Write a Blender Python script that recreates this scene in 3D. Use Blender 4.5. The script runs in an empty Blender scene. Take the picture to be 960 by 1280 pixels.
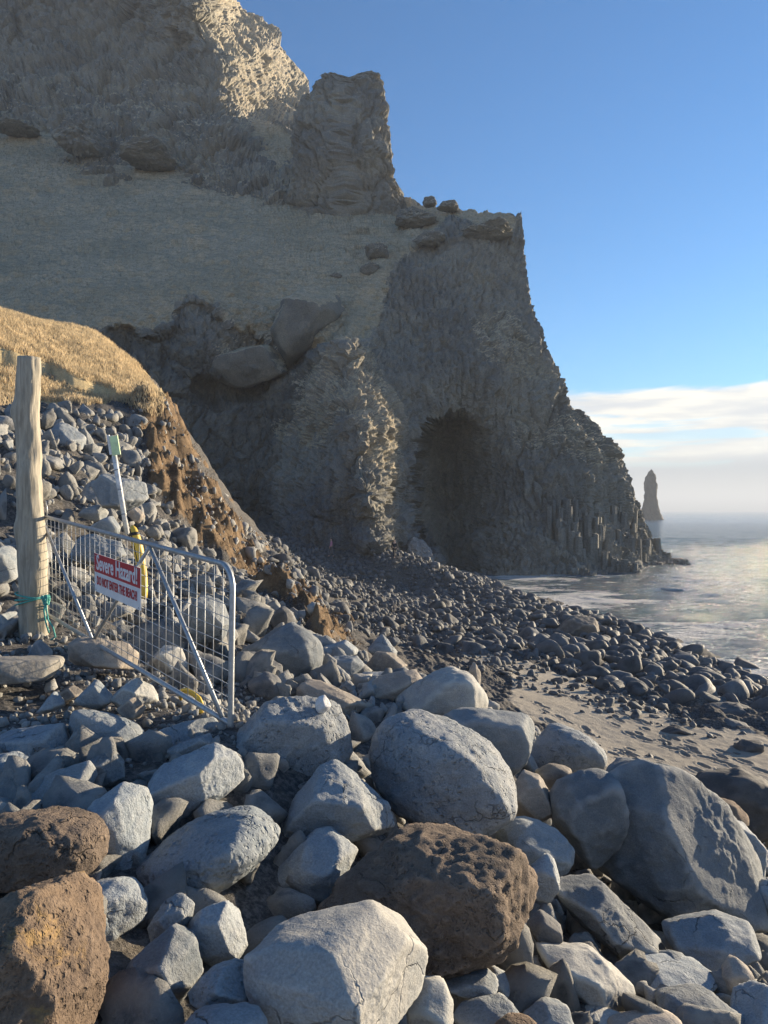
import bpy, bmesh, math, random
import numpy as np
from mathutils import Vector, Matrix
R = math.radians
scene = bpy.context.scene
C = scene.collection
rng = np.random.default_rng(11)
random.seed(5)
F, CX, HY = 924.0, 480.0, 638.0            # focal length in photo pixels, image centre, horizon row
SUN_AZ, SUN_EL = 52.0, 8.8                # degrees right of the view axis, above the horizon
SEA = -7.0
# ---------------------------------------------------------------- camera, sky, sun, exposure
cam_d = bpy.data.cameras.new("camera"); cam = bpy.data.objects.new("camera", cam_d); C.objects.link(cam)
cam_d.sensor_fit = 'VERTICAL'; cam_d.sensor_height = 36.0; cam_d.lens = F / 1280 * 36
cam.location = (0, 0, 0); cam.rotation_euler = (R(90 - 0.12), 0, 0)
cam_d.clip_start = 0.05; cam_d.clip_end = 60000
scene.camera = cam
scene.view_settings.view_transform = 'Standard'; scene.view_settings.look = 'None'
scene.view_settings.gamma = 1; scene.view_settings.exposure = 1.65
try: scene.view_settings.use_curve_mapping = False
except Exception: pass
scene.cycles.max_bounces = 5; scene.cycles.diffuse_bounces = 3; scene.cycles.glossy_bounces = 2
scene.cycles.volume_bounces = 0; scene.cycles.use_denoising = True

class NT:
    def __init__(s, tree): s.t = tree; s.n = tree.nodes; s.l = tree.links
    def add(s, typ, **kw):
        n = s.n.new(typ)
        for k, v in kw.items():
            if k == 'ins':
                for i, val in v.items():
                    sock = n.inputs[i]
                    if hasattr(val, 'links') or isinstance(val, bpy.types.NodeSocket): s.l.new(val, sock)
                    else: sock.default_value = val
            else: setattr(n, k, v)
        return n
    def math(s, op, a, b=0.0, clamp=False):
        n = s.add('ShaderNodeMath', operation=op, use_clamp=clamp, ins={0: a, 1: b}); return n.outputs[0]
    def mix(s, fac, a, b, blend='MIX'):
        n = s.add('ShaderNodeMix', data_type='RGBA', blend_type=blend)
        for i, v in ((0, fac), (6, a), (7, b)):
            if isinstance(v, bpy.types.NodeSocket): s.l.new(v, n.inputs[i])
            elif i == 0: n.inputs[i].default_value = v
            else: n.inputs[i].default_value = (*v[:3], 1)
        return n.outputs[2]
    def ramp(s, fac, lo, hi, smooth=True):
        n = s.add('ShaderNodeMapRange', interpolation_type='SMOOTHSTEP' if smooth else 'LINEAR', clamp=True,
                  ins={0: fac, 1: lo, 2: hi, 3: 0.0, 4: 1.0}); return n.outputs[0]
    def noise(s, vec, scale, detail=4, rough=.55, dist=0.0, out=0):
        n = s.add('ShaderNodeTexNoise', ins={'Vector': vec, 'Scale': scale, 'Detail': detail, 'Roughness': rough, 'Distortion': dist})
        return n.outputs[out]
    def mapping(s, vec, scale=(1, 1, 1), rot=(0, 0, 0)):
        return s.add('ShaderNodeMapping', ins={'Vector': vec, 'Scale': scale, 'Rotation': rot}).outputs[0]

world = bpy.data.worlds.new("World"); scene.world = world; world.use_nodes = True
w = NT(world.node_tree); w.n.clear()
sky = w.add('ShaderNodeTexSky', sky_type='NISHITA', sun_disc=False, sun_elevation=R(SUN_EL), sun_rotation=R(SUN_AZ),
            altitude=0, air_density=1.0, dust_density=0.1, ozone_density=2.5)
skyc = w.mix(1.0, sky.outputs[0], (.43, .85, 1.20), 'MULTIPLY')
bg_sky = w.add('ShaderNodeBackground', ins={0: skyc, 1: 0.061})
tc = w.add('ShaderNodeTexCoord').outputs['Generated']
sep = w.add('ShaderNodeSeparateXYZ', ins={0: tc})
el = w.math('MULTIPLY', w.math('ARCSINE', sep.outputs[2]), 57.2958)
flat = w.mapping(tc, (1, 1, 7))
n1 = w.noise(flat, 7.0, 7, .55, .3); n2 = w.noise(w.mapping(tc, (1, 1, 14)), 5.0, 6, .6, .5); n3 = w.noise(flat, 2.0, 3)
top = w.math('ADD', el, w.math('MULTIPLY', w.math('SUBTRACT', n1, .5), 2.6))
mask_top = w.math('SUBTRACT', 1.0, w.ramp(top, 8.3, 9.0))
gap = w.math('MAXIMUM', .45, w.ramp(w.math('ADD', n2, w.math('MULTIPLY', w.math('ABSOLUTE', w.math('SUBTRACT', el, 5.4)), .08)), .42, .60))
low = w.math('SUBTRACT', 1.0, w.ramp(el, 2.8, 4.4))
mask = w.math('MULTIPLY', mask_top, w.math('MAXIMUM', gap, low))
ccol = w.mix(w.ramp(n1, .35, .65), (1.0, .92, .76), (.60, .60, .61))
lowc = w.mix(w.ramp(el, 0.3, 3.4), (.30, .285, .295), (.27, .295, .355))
ccol = w.mix(low, ccol, lowc)
bg_c = w.add('ShaderNodeBackground', ins={0: ccol, 1: 0.43})
mixs = w.add('ShaderNodeMixShader', ins={0: w.math('MULTIPLY', mask, .93), 1: bg_sky.outputs[0], 2: bg_c.outputs[0]})
w.l.new(mixs.outputs[0], w.add('ShaderNodeOutputWorld').inputs[0])

sun_d = bpy.data.lights.new("sun", 'SUN'); sun = bpy.data.objects.new("sun", sun_d); C.objects.link(sun)
sun_d.energy = 5.0; sun_d.angle = R(0.5); sun_d.color = (1.0, .82, .58)
sdir = Vector((math.sin(R(SUN_AZ)) * math.cos(R(SUN_EL)), math.cos(R(SUN_AZ)) * math.cos(R(SUN_EL)), math.sin(R(SUN_EL))))
sun.rotation_euler = sdir.to_track_quat('Z', 'Y').to_euler()

# ---------------------------------------------------------------- helpers
def P(px, py, d): return np.array([(px - CX) / F * d, d, (HY - py) / F * d])
def Pv(a):
    a = np.asarray(a, float); return np.stack([(a[:, 0] - CX) / F * a[:, 2], a[:, 2], (HY - a[:, 1]) / F * a[:, 2]], 1)

_perm = np.random.default_rng(3).permutation(512).astype(np.int64); _perm = np.concatenate([_perm, _perm, _perm])
_g = np.random.default_rng(4).normal(size=(512, 3)); _g /= np.linalg.norm(_g, axis=1)[:, None]
def perlin(p):
    p = np.asarray(p, float); i = np.floor(p).astype(np.int64); f = p - i; i &= 511
    u = f * f * f * (f * (f * 6 - 15) + 10)
    out = np.zeros(len(p))
    for dx in (0, 1):
        wx = u[:, 0] if dx else 1 - u[:, 0]
        for dy in (0, 1):
            wy = u[:, 1] if dy else 1 - u[:, 1]
            for dz in (0, 1):
                wz = u[:, 2] if dz else 1 - u[:, 2]
                h = _perm[_perm[_perm[(i[:, 0] + dx) & 511] + ((i[:, 1] + dy) & 511)] % 512 + ((i[:, 2] + dz) & 511)] % 512
                g = _g[h]
                out += wx * wy * wz * (g[:, 0] * (f[:, 0] - dx) + g[:, 1] * (f[:, 1] - dy) + g[:, 2] * (f[:, 2] - dz))
    return out * 1.5
def fbm(p, oct=5, gain=.5, lac=2.03):
    p = np.asarray(p, float); a, s = 1.0, np.zeros(len(p))
    for k in range(oct): s += a * perlin(p + 17.3 * k); p = p * lac; a *= gain
    return s
def ridged(p, oct=4, gain=.5):
    p = np.asarray(p, float); a, s = 1.0, np.zeros(len(p))
    for k in range(oct): s += a * (1 - 2 * np.abs(perlin(p + 9.1 * k))); p = p * 2.07; a *= gain
    return s
def worley(q, seed=1):
    """2-D or 3-D cells: distance to the nearest and second nearest point, and the nearest cell's random value."""
    q = np.asarray(q, float); n, k = q.shape; i = np.floor(q).astype(np.int64)
    d1 = np.full(n, 9.0); d2 = np.full(n, 9.0); rv = np.zeros(n)
    import itertools
    for off in itertools.product((-1, 0, 1), repeat=k):
        c = i + np.array(off); h = np.zeros(n, np.int64) + seed
        for a in range(k): h = _perm[(h + c[:, a]) & 511]
        pt = np.stack([_perm[(h + 31 * (a + 1)) & 511] / 512.0 for a in range(k)], 1) + c
        d = np.linalg.norm(pt - q, axis=1); r = _perm[(h + 77) & 511] / 512.0
        near = d < d1
        d2 = np.where(near, d1, np.minimum(d2, d)); rv = np.where(near, r, rv); d1 = np.where(near, d, d1)
    return d1, d2, rv
class TPS:
    def __init__(s, xy, v, lam=0.0, scale=1.0):
        s.x = np.asarray(xy, float) / scale; s.sc = scale; n = len(s.x)
        K = s._k(np.linalg.norm(s.x[:, None] - s.x[None], axis=2)) + lam * np.eye(n)
        Q = np.hstack([np.ones((n, 1)), s.x]); A = np.zeros((n + 3, n + 3))
        A[:n, :n] = K; A[:n, n:] = Q; A[n:, :n] = Q.T
        s.w = np.linalg.solve(A, np.concatenate([np.asarray(v, float), np.zeros(3)]))
    @staticmethod
    def _k(r): return np.where(r > 1e-9, r * r * np.log(np.maximum(r, 1e-9)), 0)
    def __call__(s, q):
        q = np.asarray(q, float) / s.sc; out = np.empty(len(q))
        for a in range(0, len(q), 20000):
            b = q[a:a + 20000]
            out[a:a + 20000] = s._k(np.linalg.norm(b[:, None] - s.x[None], axis=2)) @ s.w[:-3] + s.w[-3] + b @ s.w[-2:]
        return out
def poly_sd(q, poly):
    """signed distance to a polygon, positive inside"""
    q = np.asarray(q, float); poly = np.asarray(poly, float); d = np.full(len(q), 1e9); ins = np.zeros(len(q), bool)
    for a, b in zip(poly, np.roll(poly, -1, 0)):
        e = b - a; t = np.clip(((q - a) @ e) / (e @ e), 0, 1)
        d = np.minimum(d, np.linalg.norm(q - a - t[:, None] * e, axis=1))
        cond = (a[1] > q[:, 1]) != (b[1] > q[:, 1])
        xi = a[0] + (q[:, 1] - a[1]) / (b[1] - a[1] + 1e-12) * e[0]
        ins ^= cond & (q[:, 0] < xi)
    return np.where(ins, d, -d)
def sstep(x, a, b):
    t = np.clip((x - a) / (b - a), 0, 1); return t * t * (3 - 2 * t)

def mesh_np(name, v, faces, smooth=True):
    v = np.ascontiguousarray(v, np.float32); faces = np.ascontiguousarray(faces, np.int32); k = faces.shape[1]
    m = bpy.data.meshes.new(name); m.vertices.add(len(v)); m.vertices.foreach_set('co', v.ravel())
    m.loops.add(faces.size); m.loops.foreach_set('vertex_index', faces.ravel())
    m.polygons.add(len(faces)); m.polygons.foreach_set('loop_start', np.arange(len(faces), dtype=np.int32) * k)
    m.polygons.foreach_set('use_smooth', np.full(len(faces), smooth)); m.update(calc_edges=True); m.validate()
    return m
def attr(m, name, val):
    a = m.attributes.new(name, 'FLOAT', 'POINT'); a.data.foreach_set('value', np.ascontiguousarray(val, np.float32))
def link(name, mesh, mat=None, parent=None, loc=None):
    o = bpy.data.objects.new(name, mesh); C.objects.link(o)
    if mat is not None and mesh is not None and not mesh.materials: mesh.materials.append(mat)
    if parent is not None: o.parent = parent
    if loc is not None: o.location = loc
    return o
def tag(o, label=None, cat=None, group=None, kind=None):
    for k, v in (('label', label), ('category', cat), ('group', group), ('kind', kind)):
        if v: o[k] = v
    return o
def empty(name, loc):
    o = bpy.data.objects.new(name, None); C.objects.link(o); o.location = loc; o.empty_display_size = .1; return o
def grid_faces(nr, nc, closed=False):
    i = np.arange(nr * nc).reshape(nr, nc)
    if closed: i = np.hstack([i, i[:, :1]])
    return np.stack([i[:-1, :-1].ravel(), i[:-1, 1:].ravel(), i[1:, 1:].ravel(), i[1:, :-1].ravel()], 1)
def grid_normals(v, nr, nc):
    g = v.reshape(nr, nc, 3); du = np.gradient(g, axis=1); dv = np.gradient(g, axis=0)
    n = np.cross(du, dv).reshape(-1, 3); return n / (np.linalg.norm(n, axis=1)[:, None] + 1e-9)
def smooth_grid(a, nr, nc, it):
    a = a.reshape(nr, nc, -1)
    for _ in range(it):
        b = np.pad(a, ((1, 1), (1, 1), (0, 0)), mode='edge')
        a = (b[:-2, 1:-1] + b[2:, 1:-1] + b[1:-1, :-2] + b[1:-1, 2:] + 2 * a) / 6
    return a.reshape(nr * nc, -1)
def tube_mesh(name, pts, r, seg=8, caps=True):
    pts = [Vector(p) for p in pts]; n = len(pts); rr = r if hasattr(r, '__len__') else [r] * n
    vs, fs = [], []; up = None
    for i, p in enumerate(pts):
        t = (pts[min(i + 1, n - 1)] - pts[max(i - 1, 0)]).normalized()
        if up is None: up = Vector((0, 0, 1)) if abs(t.z) < .9 else Vector((1, 0, 0))
        a = t.cross(up).normalized(); b = a.cross(t).normalized(); up = b
        for k in range(seg):
            th = 2 * math.pi * k / seg; vs.append(p + a * math.cos(th) * rr[i] + b * math.sin(th) * rr[i])
    for i in range(n - 1):
        for k in range(seg):
            k2 = (k + 1) % seg; fs.append((i * seg + k, i * seg + k2, (i + 1) * seg + k2, (i + 1) * seg + k))
    if caps: fs += [tuple(range(seg))[::-1], tuple(range((n - 1) * seg, n * seg))]
    m = bpy.data.meshes.new(name); m.from_pydata([tuple(q) for q in vs], [], fs)
    for p in m.polygons: p.use_smooth = len(p.vertices) == 4
    m.update(); return m
def box_mesh(name, corners):
    """corners: 4 lower then 4 upper points"""
    m = bpy.data.meshes.new(name)
    m.from_pydata([tuple(c) for c in corners], [], [(3, 2, 1, 0), (4, 5, 6, 7), (0, 1, 5, 4), (1, 2, 6, 5), (2, 3, 7, 6), (3, 0, 4, 7)])
    m.update(); bm = bmesh.new(); bm.from_mesh(m); bmesh.ops.recalc_face_normals(bm, faces=bm.faces); bm.to_mesh(m); bm.free()
    return m

# ---------------------------------------------------------------- materials
def new_mat(name):
    m = bpy.data.materials.new(name); m.use_nodes = True; t = NT(m.node_tree); t.n.clear()
    out = t.add('ShaderNodeOutputMaterial'); b = t.add('ShaderNodeBsdfPrincipled'); t.l.new(b.outputs[0], out.inputs[0])
    return m, t, b
def rock_mat(name, a, b_, c, var=.35, pits=0.0, pit_scale=22, bump=.9, rough=.85, spec=.3, lichen=None, fine=30, island=False, size=1.0, moss=None):
    m, t, b = new_mat(name)
    co = t.add('ShaderNodeTexCoord').outputs['Object']; oi = t.add('ShaderNodeObjectInfo').outputs['Random']
    if island:
        oi = t.math('FRACT', t.math('ADD', oi, t.add('ShaderNodeNewGeometry').outputs['Random Per Island']))
        co = t.add('ShaderNodeVectorMath', operation='ADD', ins={0: co, 1: t.add('ShaderNodeCombineXYZ', ins={0: t.math('MULTIPLY', oi, 37.0)}).outputs[0]}).outputs[0]
    else:
        co = t.add('ShaderNodeVectorMath', operation='ADD', ins={0: co, 1: t.add('ShaderNodeCombineXYZ', ins={0: t.math('MULTIPLY', oi, 91.0)}).outputs[0]}).outputs[0]
    big = t.noise(co, 2.2 / size, 5, .6, .4); med = t.noise(co, 9 / size, 6, .65); fin = t.noise(co, fine * 3 / size, 3, .7)
    streak = t.noise(t.mapping(co, (1, 1, 5), (.5, .4, 0)), 4 / size, 5, .6, .8)
    col = t.mix(t.ramp(big, .36, .64), a, b_); col = t.mix(t.math('MULTIPLY', t.ramp(med, .48, .7), .55), col, c)
    col = t.mix(t.math('MULTIPLY', t.ramp(streak, .55, .72), .35), col, tuple(x * 1.35 for x in b_))
    col = t.mix(1.0, col, t.add('ShaderNodeMapRange', ins={0: fin, 1: .25, 2: .75, 3: .72, 4: 1.28}).outputs[0], 'MULTIPLY')
    val = t.add('ShaderNodeMapRange', ins={0: oi, 1: 0., 2: 1., 3: 1 - var, 4: 1 + var}).outputs[0]
    col = t.mix(1.0, col, val, 'MULTIPLY')
    hgt = t.math('ADD', t.math('MULTIPLY', med, .9), t.math('MULTIPLY', fin, .28))
    if pits:
        wv = t.add('ShaderNodeVectorMath', operation='ADD', ins={0: co, 1: t.add('ShaderNodeVectorMath', operation='SCALE', ins={0: t.noise(co, 14, 2, out=1), 'Scale': .05}).outputs[0]}).outputs[0]
        v1 = t.add('ShaderNodeTexVoronoi', ins={'Vector': wv, 'Scale': pit_scale, 'Randomness': 1.0}).outputs[0]
        v2 = t.add('ShaderNodeTexVoronoi', ins={'Vector': wv, 'Scale': pit_scale * 2.6}).outputs[0]
        dens = t.ramp(t.noise(co, 5, 3), .35, .6)
        pit = t.math('ADD', t.math('SUBTRACT', 1.0, t.ramp(v1, .10, .34)), t.math('MULTIPLY', t.math('SUBTRACT', 1.0, t.ramp(v2, .12, .36)), .6))
        pit = t.math('MULTIPLY', pit, dens)
        hgt = t.math('SUBTRACT', hgt, t.math('MULTIPLY', pit, pits))
    cw = t.add('ShaderNodeVectorMath', operation='ADD', ins={0: co, 1: t.add('ShaderNodeVectorMath', operation='SCALE', ins={0: t.noise(co, 4 / size, 4, out=1), 'Scale': .35 * size}).outputs[0]}).outputs[0]
    cr = t.add('ShaderNodeTexVoronoi', feature='DISTANCE_TO_EDGE', ins={'Vector': cw, 'Scale': 2.6 / size}).outputs[0]
    cr = t.math('MULTIPLY', t.math('SUBTRACT', 1.0, t.ramp(cr, .0, .016)), t.ramp(t.noise(co, 1.7 / size, 3), .50, .62))
    hgt = t.math('SUBTRACT', hgt, t.math('MULTIPLY', cr, .8)); col = t.mix(t.math('MULTIPLY', cr, .6), col, tuple(x * .35 for x in a))
    pt = t.add('ShaderNodeNewGeometry').outputs['Pointiness']
    col = t.mix(t.math('MULTIPLY', t.ramp(pt, .505, .56), .45), col, tuple(min(.6, x * 1.35) for x in c))
    if lichen:
        ln = t.noise(co, 3.2, 6, .7, .6); nz = t.add('ShaderNodeSeparateXYZ', ins={0: t.add('ShaderNodeNewGeometry').outputs['Normal']}).outputs[2]
        lf = t.math('MULTIPLY', t.ramp(ln, .53, .63), t.ramp(nz, lichen[3], lichen[3] + .35))
        col = t.mix(lf, col, t.mix(t.ramp(med, .35, .65), lichen[:3], tuple(x * .55 for x in lichen[:3])))
    if moss:
        mn = t.noise(co, 5, 4); col = t.mix(t.ramp(mn, moss[3], moss[3] + .03), col, moss[:3])
    t.l.new(col, b.inputs['Base Color'])
    b.inputs['Roughness'].default_value = rough; b.inputs['Specular IOR Level'].default_value = spec
    bp = t.add('ShaderNodeBump', ins={'Strength': bump, 'Distance': .03 * size, 'Height': hgt}); t.l.new(bp.outputs[0], b.inputs['Normal'])
    return m
M = {}
M['basalt'] = rock_mat('grey_basalt', (.185, .215, .24), (.255, .275, .285), (.32, .325, .315))
M['basalt_pit'] = rock_mat('pitted_basalt', (.20, .225, .245), (.265, .28, .29), (.34, .34, .325), pits=1.0, pit_scale=24, bump=.8, var=.15)
M['basalt_vug'] = rock_mat('vuggy_basalt', (.18, .215, .24), (.24, .265, .28), (.30, .31, .305), pits=1.1, pit_scale=13, bump=.7, var=.1)
M['basalt_light'] = rock_mat('pale_basalt', (.31, .32, .315), (.40, .39, .36), (.47, .45, .40), bump=.5, var=.12)
M['scoria'] = rock_mat('brown_scoria', (.125, .098, .078), (.19, .145, .11), (.26, .20, .15), pits=.6, pit_scale=30, bump=1.0, fine=40, var=.1, rough=.95)
M['lichen'] = rock_mat('lichen_rock', (.13, .095, .07), (.19, .135, .09), (.24, .18, .13), pits=.5, pit_scale=30, bump=.9, lichen=(.38, .25, .11, .12), var=.05, rough=.95)
M['brown'] = rock_mat('brown_basalt', (.21, .19, .17), (.29, .255, .215), (.36, .31, .25), bump=.6)
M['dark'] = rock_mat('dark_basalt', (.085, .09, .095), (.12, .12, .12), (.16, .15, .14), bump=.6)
M['rubble'] = rock_mat('rubble_rock', (.13, .145, .155), (.21, .215, .215), (.30, .29, .265), var=.5, island=True)
M['stone'] = rock_mat('wet_beach_stone', (.058, .065, .072), (.098, .105, .11), (.14, .14, .138), var=.55, island=True, rough=.72, spec=.28, bump=.6)
M['outcrop'] = rock_mat('outcrop_rock', (.105, .10, .092), (.15, .14, .125), (.20, .18, .15), size=12, bump=1.0, lichen=(.26, .23, .155, .25), var=.1)
M['outcrop_grass'] = rock_mat('grassy_outcrop', (.13, .125, .11), (.17, .16, .135), (.20, .18, .14), size=12, bump=1.0, lichen=(.27, .24, .16, -.3), var=.05)
M['stack'] = rock_mat('sea_stack_rock', (.06, .05, .045), (.09, .075, .062), (.12, .10, .08), size=40, bump=1.0, var=0)

def cliff_mat():
    m, t, b = new_mat('cliff_rock')
    co = t.add('ShaderNodeTexCoord').outputs['Object']
    at = lambda n: t.add('ShaderNodeAttribute', attribute_name=n).outputs['Fac']
    nz = t.add('ShaderNodeSeparateXYZ', ins={0: t.add('ShaderNodeNewGeometry').outputs['Normal']}).outputs[2]
    big = t.noise(co, .09, 6, .6, .5); med = t.noise(co, .5, 6, .65, .4); fin = t.noise(co, 3.2, 5, .7); vf = t.noise(co, 11, 3, .7)
    strk = t.noise(t.mapping(co, (1, 1, .14)), 1.6, 5, .65, .5)
    rock = t.mix(t.ramp(big, .35, .65), (.215, .21, .19), (.32, .30, .25)); rock = t.mix(t.math('MULTIPLY', t.ramp(med, .48, .72), .6), rock, (.41, .375, .29))
    rock = t.mix(t.math('MULTIPLY', t.ramp(strk, .5, .75), .45), rock, (.14, .145, .145))
    rock = t.mix(t.math('MULTIPLY', at('earth'), .75), rock, t.mix(t.ramp(med, .4, .65), (.10, .105, .10), (.19, .185, .16)))
    rock = t.mix(at('pale'), rock, t.mix(t.ramp(strk, .4, .65), (.20, .21, .215), (.13, .135, .135)))
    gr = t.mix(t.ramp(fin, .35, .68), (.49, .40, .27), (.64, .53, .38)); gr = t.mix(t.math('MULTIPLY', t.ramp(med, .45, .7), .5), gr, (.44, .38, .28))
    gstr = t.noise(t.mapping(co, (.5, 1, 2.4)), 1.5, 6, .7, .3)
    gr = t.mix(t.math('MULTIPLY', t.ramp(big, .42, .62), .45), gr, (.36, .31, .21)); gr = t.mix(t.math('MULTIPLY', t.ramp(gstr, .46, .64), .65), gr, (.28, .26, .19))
    gm = t.math('ADD', at('grass'), t.math('MULTIPLY', at('ledge'), t.ramp(t.math('ADD', nz, t.math('MULTIPLY', t.math('SUBTRACT', med, .5), 1.0)), .22, .55)))  # grass attribute also carries sunlight painted on two cliff faces
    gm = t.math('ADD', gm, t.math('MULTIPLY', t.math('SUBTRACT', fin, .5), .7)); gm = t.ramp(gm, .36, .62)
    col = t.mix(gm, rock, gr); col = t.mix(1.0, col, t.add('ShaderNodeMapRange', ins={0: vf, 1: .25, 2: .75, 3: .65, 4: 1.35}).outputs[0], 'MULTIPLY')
    t.l.new(col, b.inputs['Base Color']); b.inputs['Roughness'].default_value = .95; b.inputs['Specular IOR Level'].default_value = .12
    h = t.math('ADD', t.math('MULTIPLY', fin, .7), t.math('ADD', t.math('MULTIPLY', vf, .25), t.math('MULTIPLY', strk, .4)))
    bp = t.add('ShaderNodeBump', ins={'Strength': .9, 'Distance': .42, 'Height': h}); t.l.new(bp.outputs[0], b.inputs['Normal'])
    return m
M['cliff'] = cliff_mat()
def ground_mat():
    m, t, b = new_mat('beach_ground')
    co = t.add('ShaderNodeTexCoord').outputs['Object']
    at = lambda n: t.add('ShaderNodeAttribute', attribute_name=n).outputs['Fac']
    big = t.noise(co, .25, 5, .6); med = t.noise(co, 2.2, 6, .65, .3); fin = t.noise(co, 22, 5, .7); vf = t.noise(co, 120, 2, .6)
    sand = t.mix(t.ramp(big, .35, .65), (.31, .28, .235), (.37, .335, .28)); sand = t.mix(t.math('MULTIPLY', t.ramp(fin, .55, .75), .4), sand, (.20, .18, .16))
    grav = t.mix(t.ramp(fin, .38, .66), (.055, .055, .055), (.17, .16, .15)); grav = t.mix(t.math('MULTIPLY', t.ramp(med, .5, .7), .5), grav, (.20, .17, .13))
    ear = t.mix(t.ramp(med, .36, .66), (.10, .07, .045), (.225, .155, .092)); ear = t.mix(t.math('MULTIPLY', t.ramp(fin, .5, .7), .6), ear, (.31, .235, .15))
    gr = t.mix(t.ramp(fin, .32, .7), (.40, .31, .17), (.62, .50, .29)); gr = t.mix(t.math('MULTIPLY', t.ramp(med, .55, .75), .5), gr, (.34, .28, .16))
    wob = t.math('MULTIPLY', t.math('SUBTRACT', t.noise(co, 4, 5, .7), .5), 1.1)
    f = lambda n: t.ramp(t.math('ADD', at(n), wob), .38, .62)
    col = t.mix(f('sand'), grav, sand); col = t.mix(f('earth'), col, ear); col = t.mix(f('grass'), col, gr)
    col = t.mix(1.0, col, t.add('ShaderNodeMapRange', ins={0: vf, 1: .25, 2: .75, 3: .7, 4: 1.3}).outputs[0], 'MULTIPLY')
    t.l.new(col, b.inputs['Base Color']); b.inputs['Roughness'].default_value = .95; b.inputs['Specular IOR Level'].default_value = .15
    h = t.math('ADD', t.math('MULTIPLY', med, .5), t.math('ADD', t.math('MULTIPLY', fin, .45), t.math('MULTIPLY', vf, .12)))
    bp = t.add('ShaderNodeBump', ins={'Strength': .8, 'Distance': .06, 'Height': h}); t.l.new(bp.outputs[0], b.inputs['Normal'])
    return m
M['ground'] = ground_mat()
def sea_mat():
    m, t, b = new_mat('sea_water')
    co = t.add('ShaderNodeTexCoord').outputs['Object']
    foam = t.add('ShaderNodeAttribute', attribute_name='foam').outputs['Fac']
    st = t.mapping(co, (.45, 1, 1), (0, 0, R(-8)))
    fn = t.noise(st, .55, 7, .72, .6); fn2 = t.noise(st, 2.6, 5, .7, .5)
    fm = t.math('ADD', foam, t.math('MULTIPLY', t.math('SUBTRACT', t.math('ADD', t.math('MULTIPLY', fn, .6), t.math('MULTIPLY', fn2, .4)), .5), 2.6))
    fm = t.ramp(fm, .5, .85)
    col = t.mix(fm, (.07, .15, .20), (.80, .78, .74)); t.l.new(col, b.inputs['Base Color'])
    t.l.new(t.add('ShaderNodeMapRange', ins={0: fm, 1: 0., 2: 1., 3: .10, 4: .8}).outputs[0], b.inputs['Roughness'])
    b.inputs['IOR'].default_value = 1.33; b.inputs['Specular IOR Level'].default_value = .2
    h = t.math('ADD', t.noise(st, .35, 6, .68, .4), t.math('ADD', t.math('MULTIPLY', t.noise(st, 1.8, 5, .7, .3), .5), t.math('MULTIPLY', t.noise(st, 7, 3, .6), .12)))
    far = t.add('ShaderNodeMapRange', ins={0: t.add('ShaderNodeVectorMath', operation='LENGTH', ins={0: co}).outputs['Value'], 1: 120., 2: 500., 3: 1.0, 4: .25}).outputs[0]
    bp = t.add('ShaderNodeBump', ins={'Strength': far, 'Distance': 1.7, 'Height': h}); t.l.new(bp.outputs[0], b.inputs['Normal'])
    return m
M['sea'] = sea_mat()
def plain(name, col, rough=.6, metal=0.0, noise_scale=20, var=.15, bump=.2, dist=.004, stretch=(1, 1, 1), dark=None):
    m, t, b = new_mat(name); co = t.mapping(t.add('ShaderNodeTexCoord').outputs['Object'], stretch)
    n = t.noise(co, noise_scale, 5, .65, .3); n2 = t.noise(co, noise_scale * .22, 4, .6)
    c = t.mix(t.ramp(n, .3, .7), tuple(x * (1 - var) for x in col), tuple(min(1, x * (1 + var)) for x in col))
    if dark: c = t.mix(t.math('MULTIPLY', t.ramp(n2, .5, .7), .7), c, dark)
    t.l.new(c, b.inputs['Base Color']); b.inputs['Roughness'].default_value = rough; b.inputs['Metallic'].default_value = metal
    bp = t.add('ShaderNodeBump', ins={'Strength': bump, 'Distance': dist, 'Height': n}); t.l.new(bp.outputs[0], b.inputs['Normal'])
    return m
M['steel'] = plain('galvanised_steel', (.42, .44, .45), .48, .7, 30, .15, .1, dark=(.38, .39, .40))
M['wood'] = plain('weathered_wood', (.37, .335, .265), .9, 0, 26, .28, .9, .012, (1, 1, .10), dark=(.32, .275, .20))
M['wood_end'] = plain('cut_wood', (.36, .30, .21), .9, 0, 40, .25, .6)
M['red'] = plain('sign_red', (.50, .035, .045), .45, 0, 8, .06, .05)
M['white'] = plain('sign_white', (.78, .78, .78), .45, 0, 8, .05, .05)
M['yellow'] = plain('yellow_plastic', (.66, .45, .06), .5, 0, 12, .12, .2)
M['lime'] = plain('reflective_lime', (.62, .80, .45), .4, 0, 10, .1, .1)
M['pole'] = plain('white_pole', (.72, .72, .70), .45, 0, 14, .2, .3, dark=(.4, .4, .38))
M['black'] = plain('black_rubber', (.025, .025, .025), .6)
M['rope'] = plain('teal_rope', (.10, .42, .36), .8, 0, 160, .35, .8)
M['concrete'] = plain('concrete', (.27, .255, .225), .95, 0, 22, .22, .7, .012, dark=(.17, .165, .155))
M['blade'] = plain('dry_grass_blade', (.60, .49, .32), .9, 0, 2.5, .35, 0)
_t = NT(M['blade'].node_tree); _b = next(n for n in _t.n if n.type == 'BSDF_PRINCIPLED'); _o = next(n for n in _t.n if n.type == 'OUTPUT_MATERIAL')
_tr = _t.add('ShaderNodeBsdfTranslucent'); _t.l.new(_b.inputs['Base Color'].links[0].from_socket, _tr.inputs[0])
_t.l.new(_t.add('ShaderNodeMixShader', ins={0: .45, 1: _b.outputs[0], 2: _tr.outputs[0]}).outputs[0], _o.inputs[0])
M['root'] = plain('dry_root', (.22, .14, .07), .95, 0, 6, .4, 0)
M['skin'] = plain('skin', (.50, .33, .25), .6); M['pink'] = plain('pink_jacket', (.55, .25, .36), .8)
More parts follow.
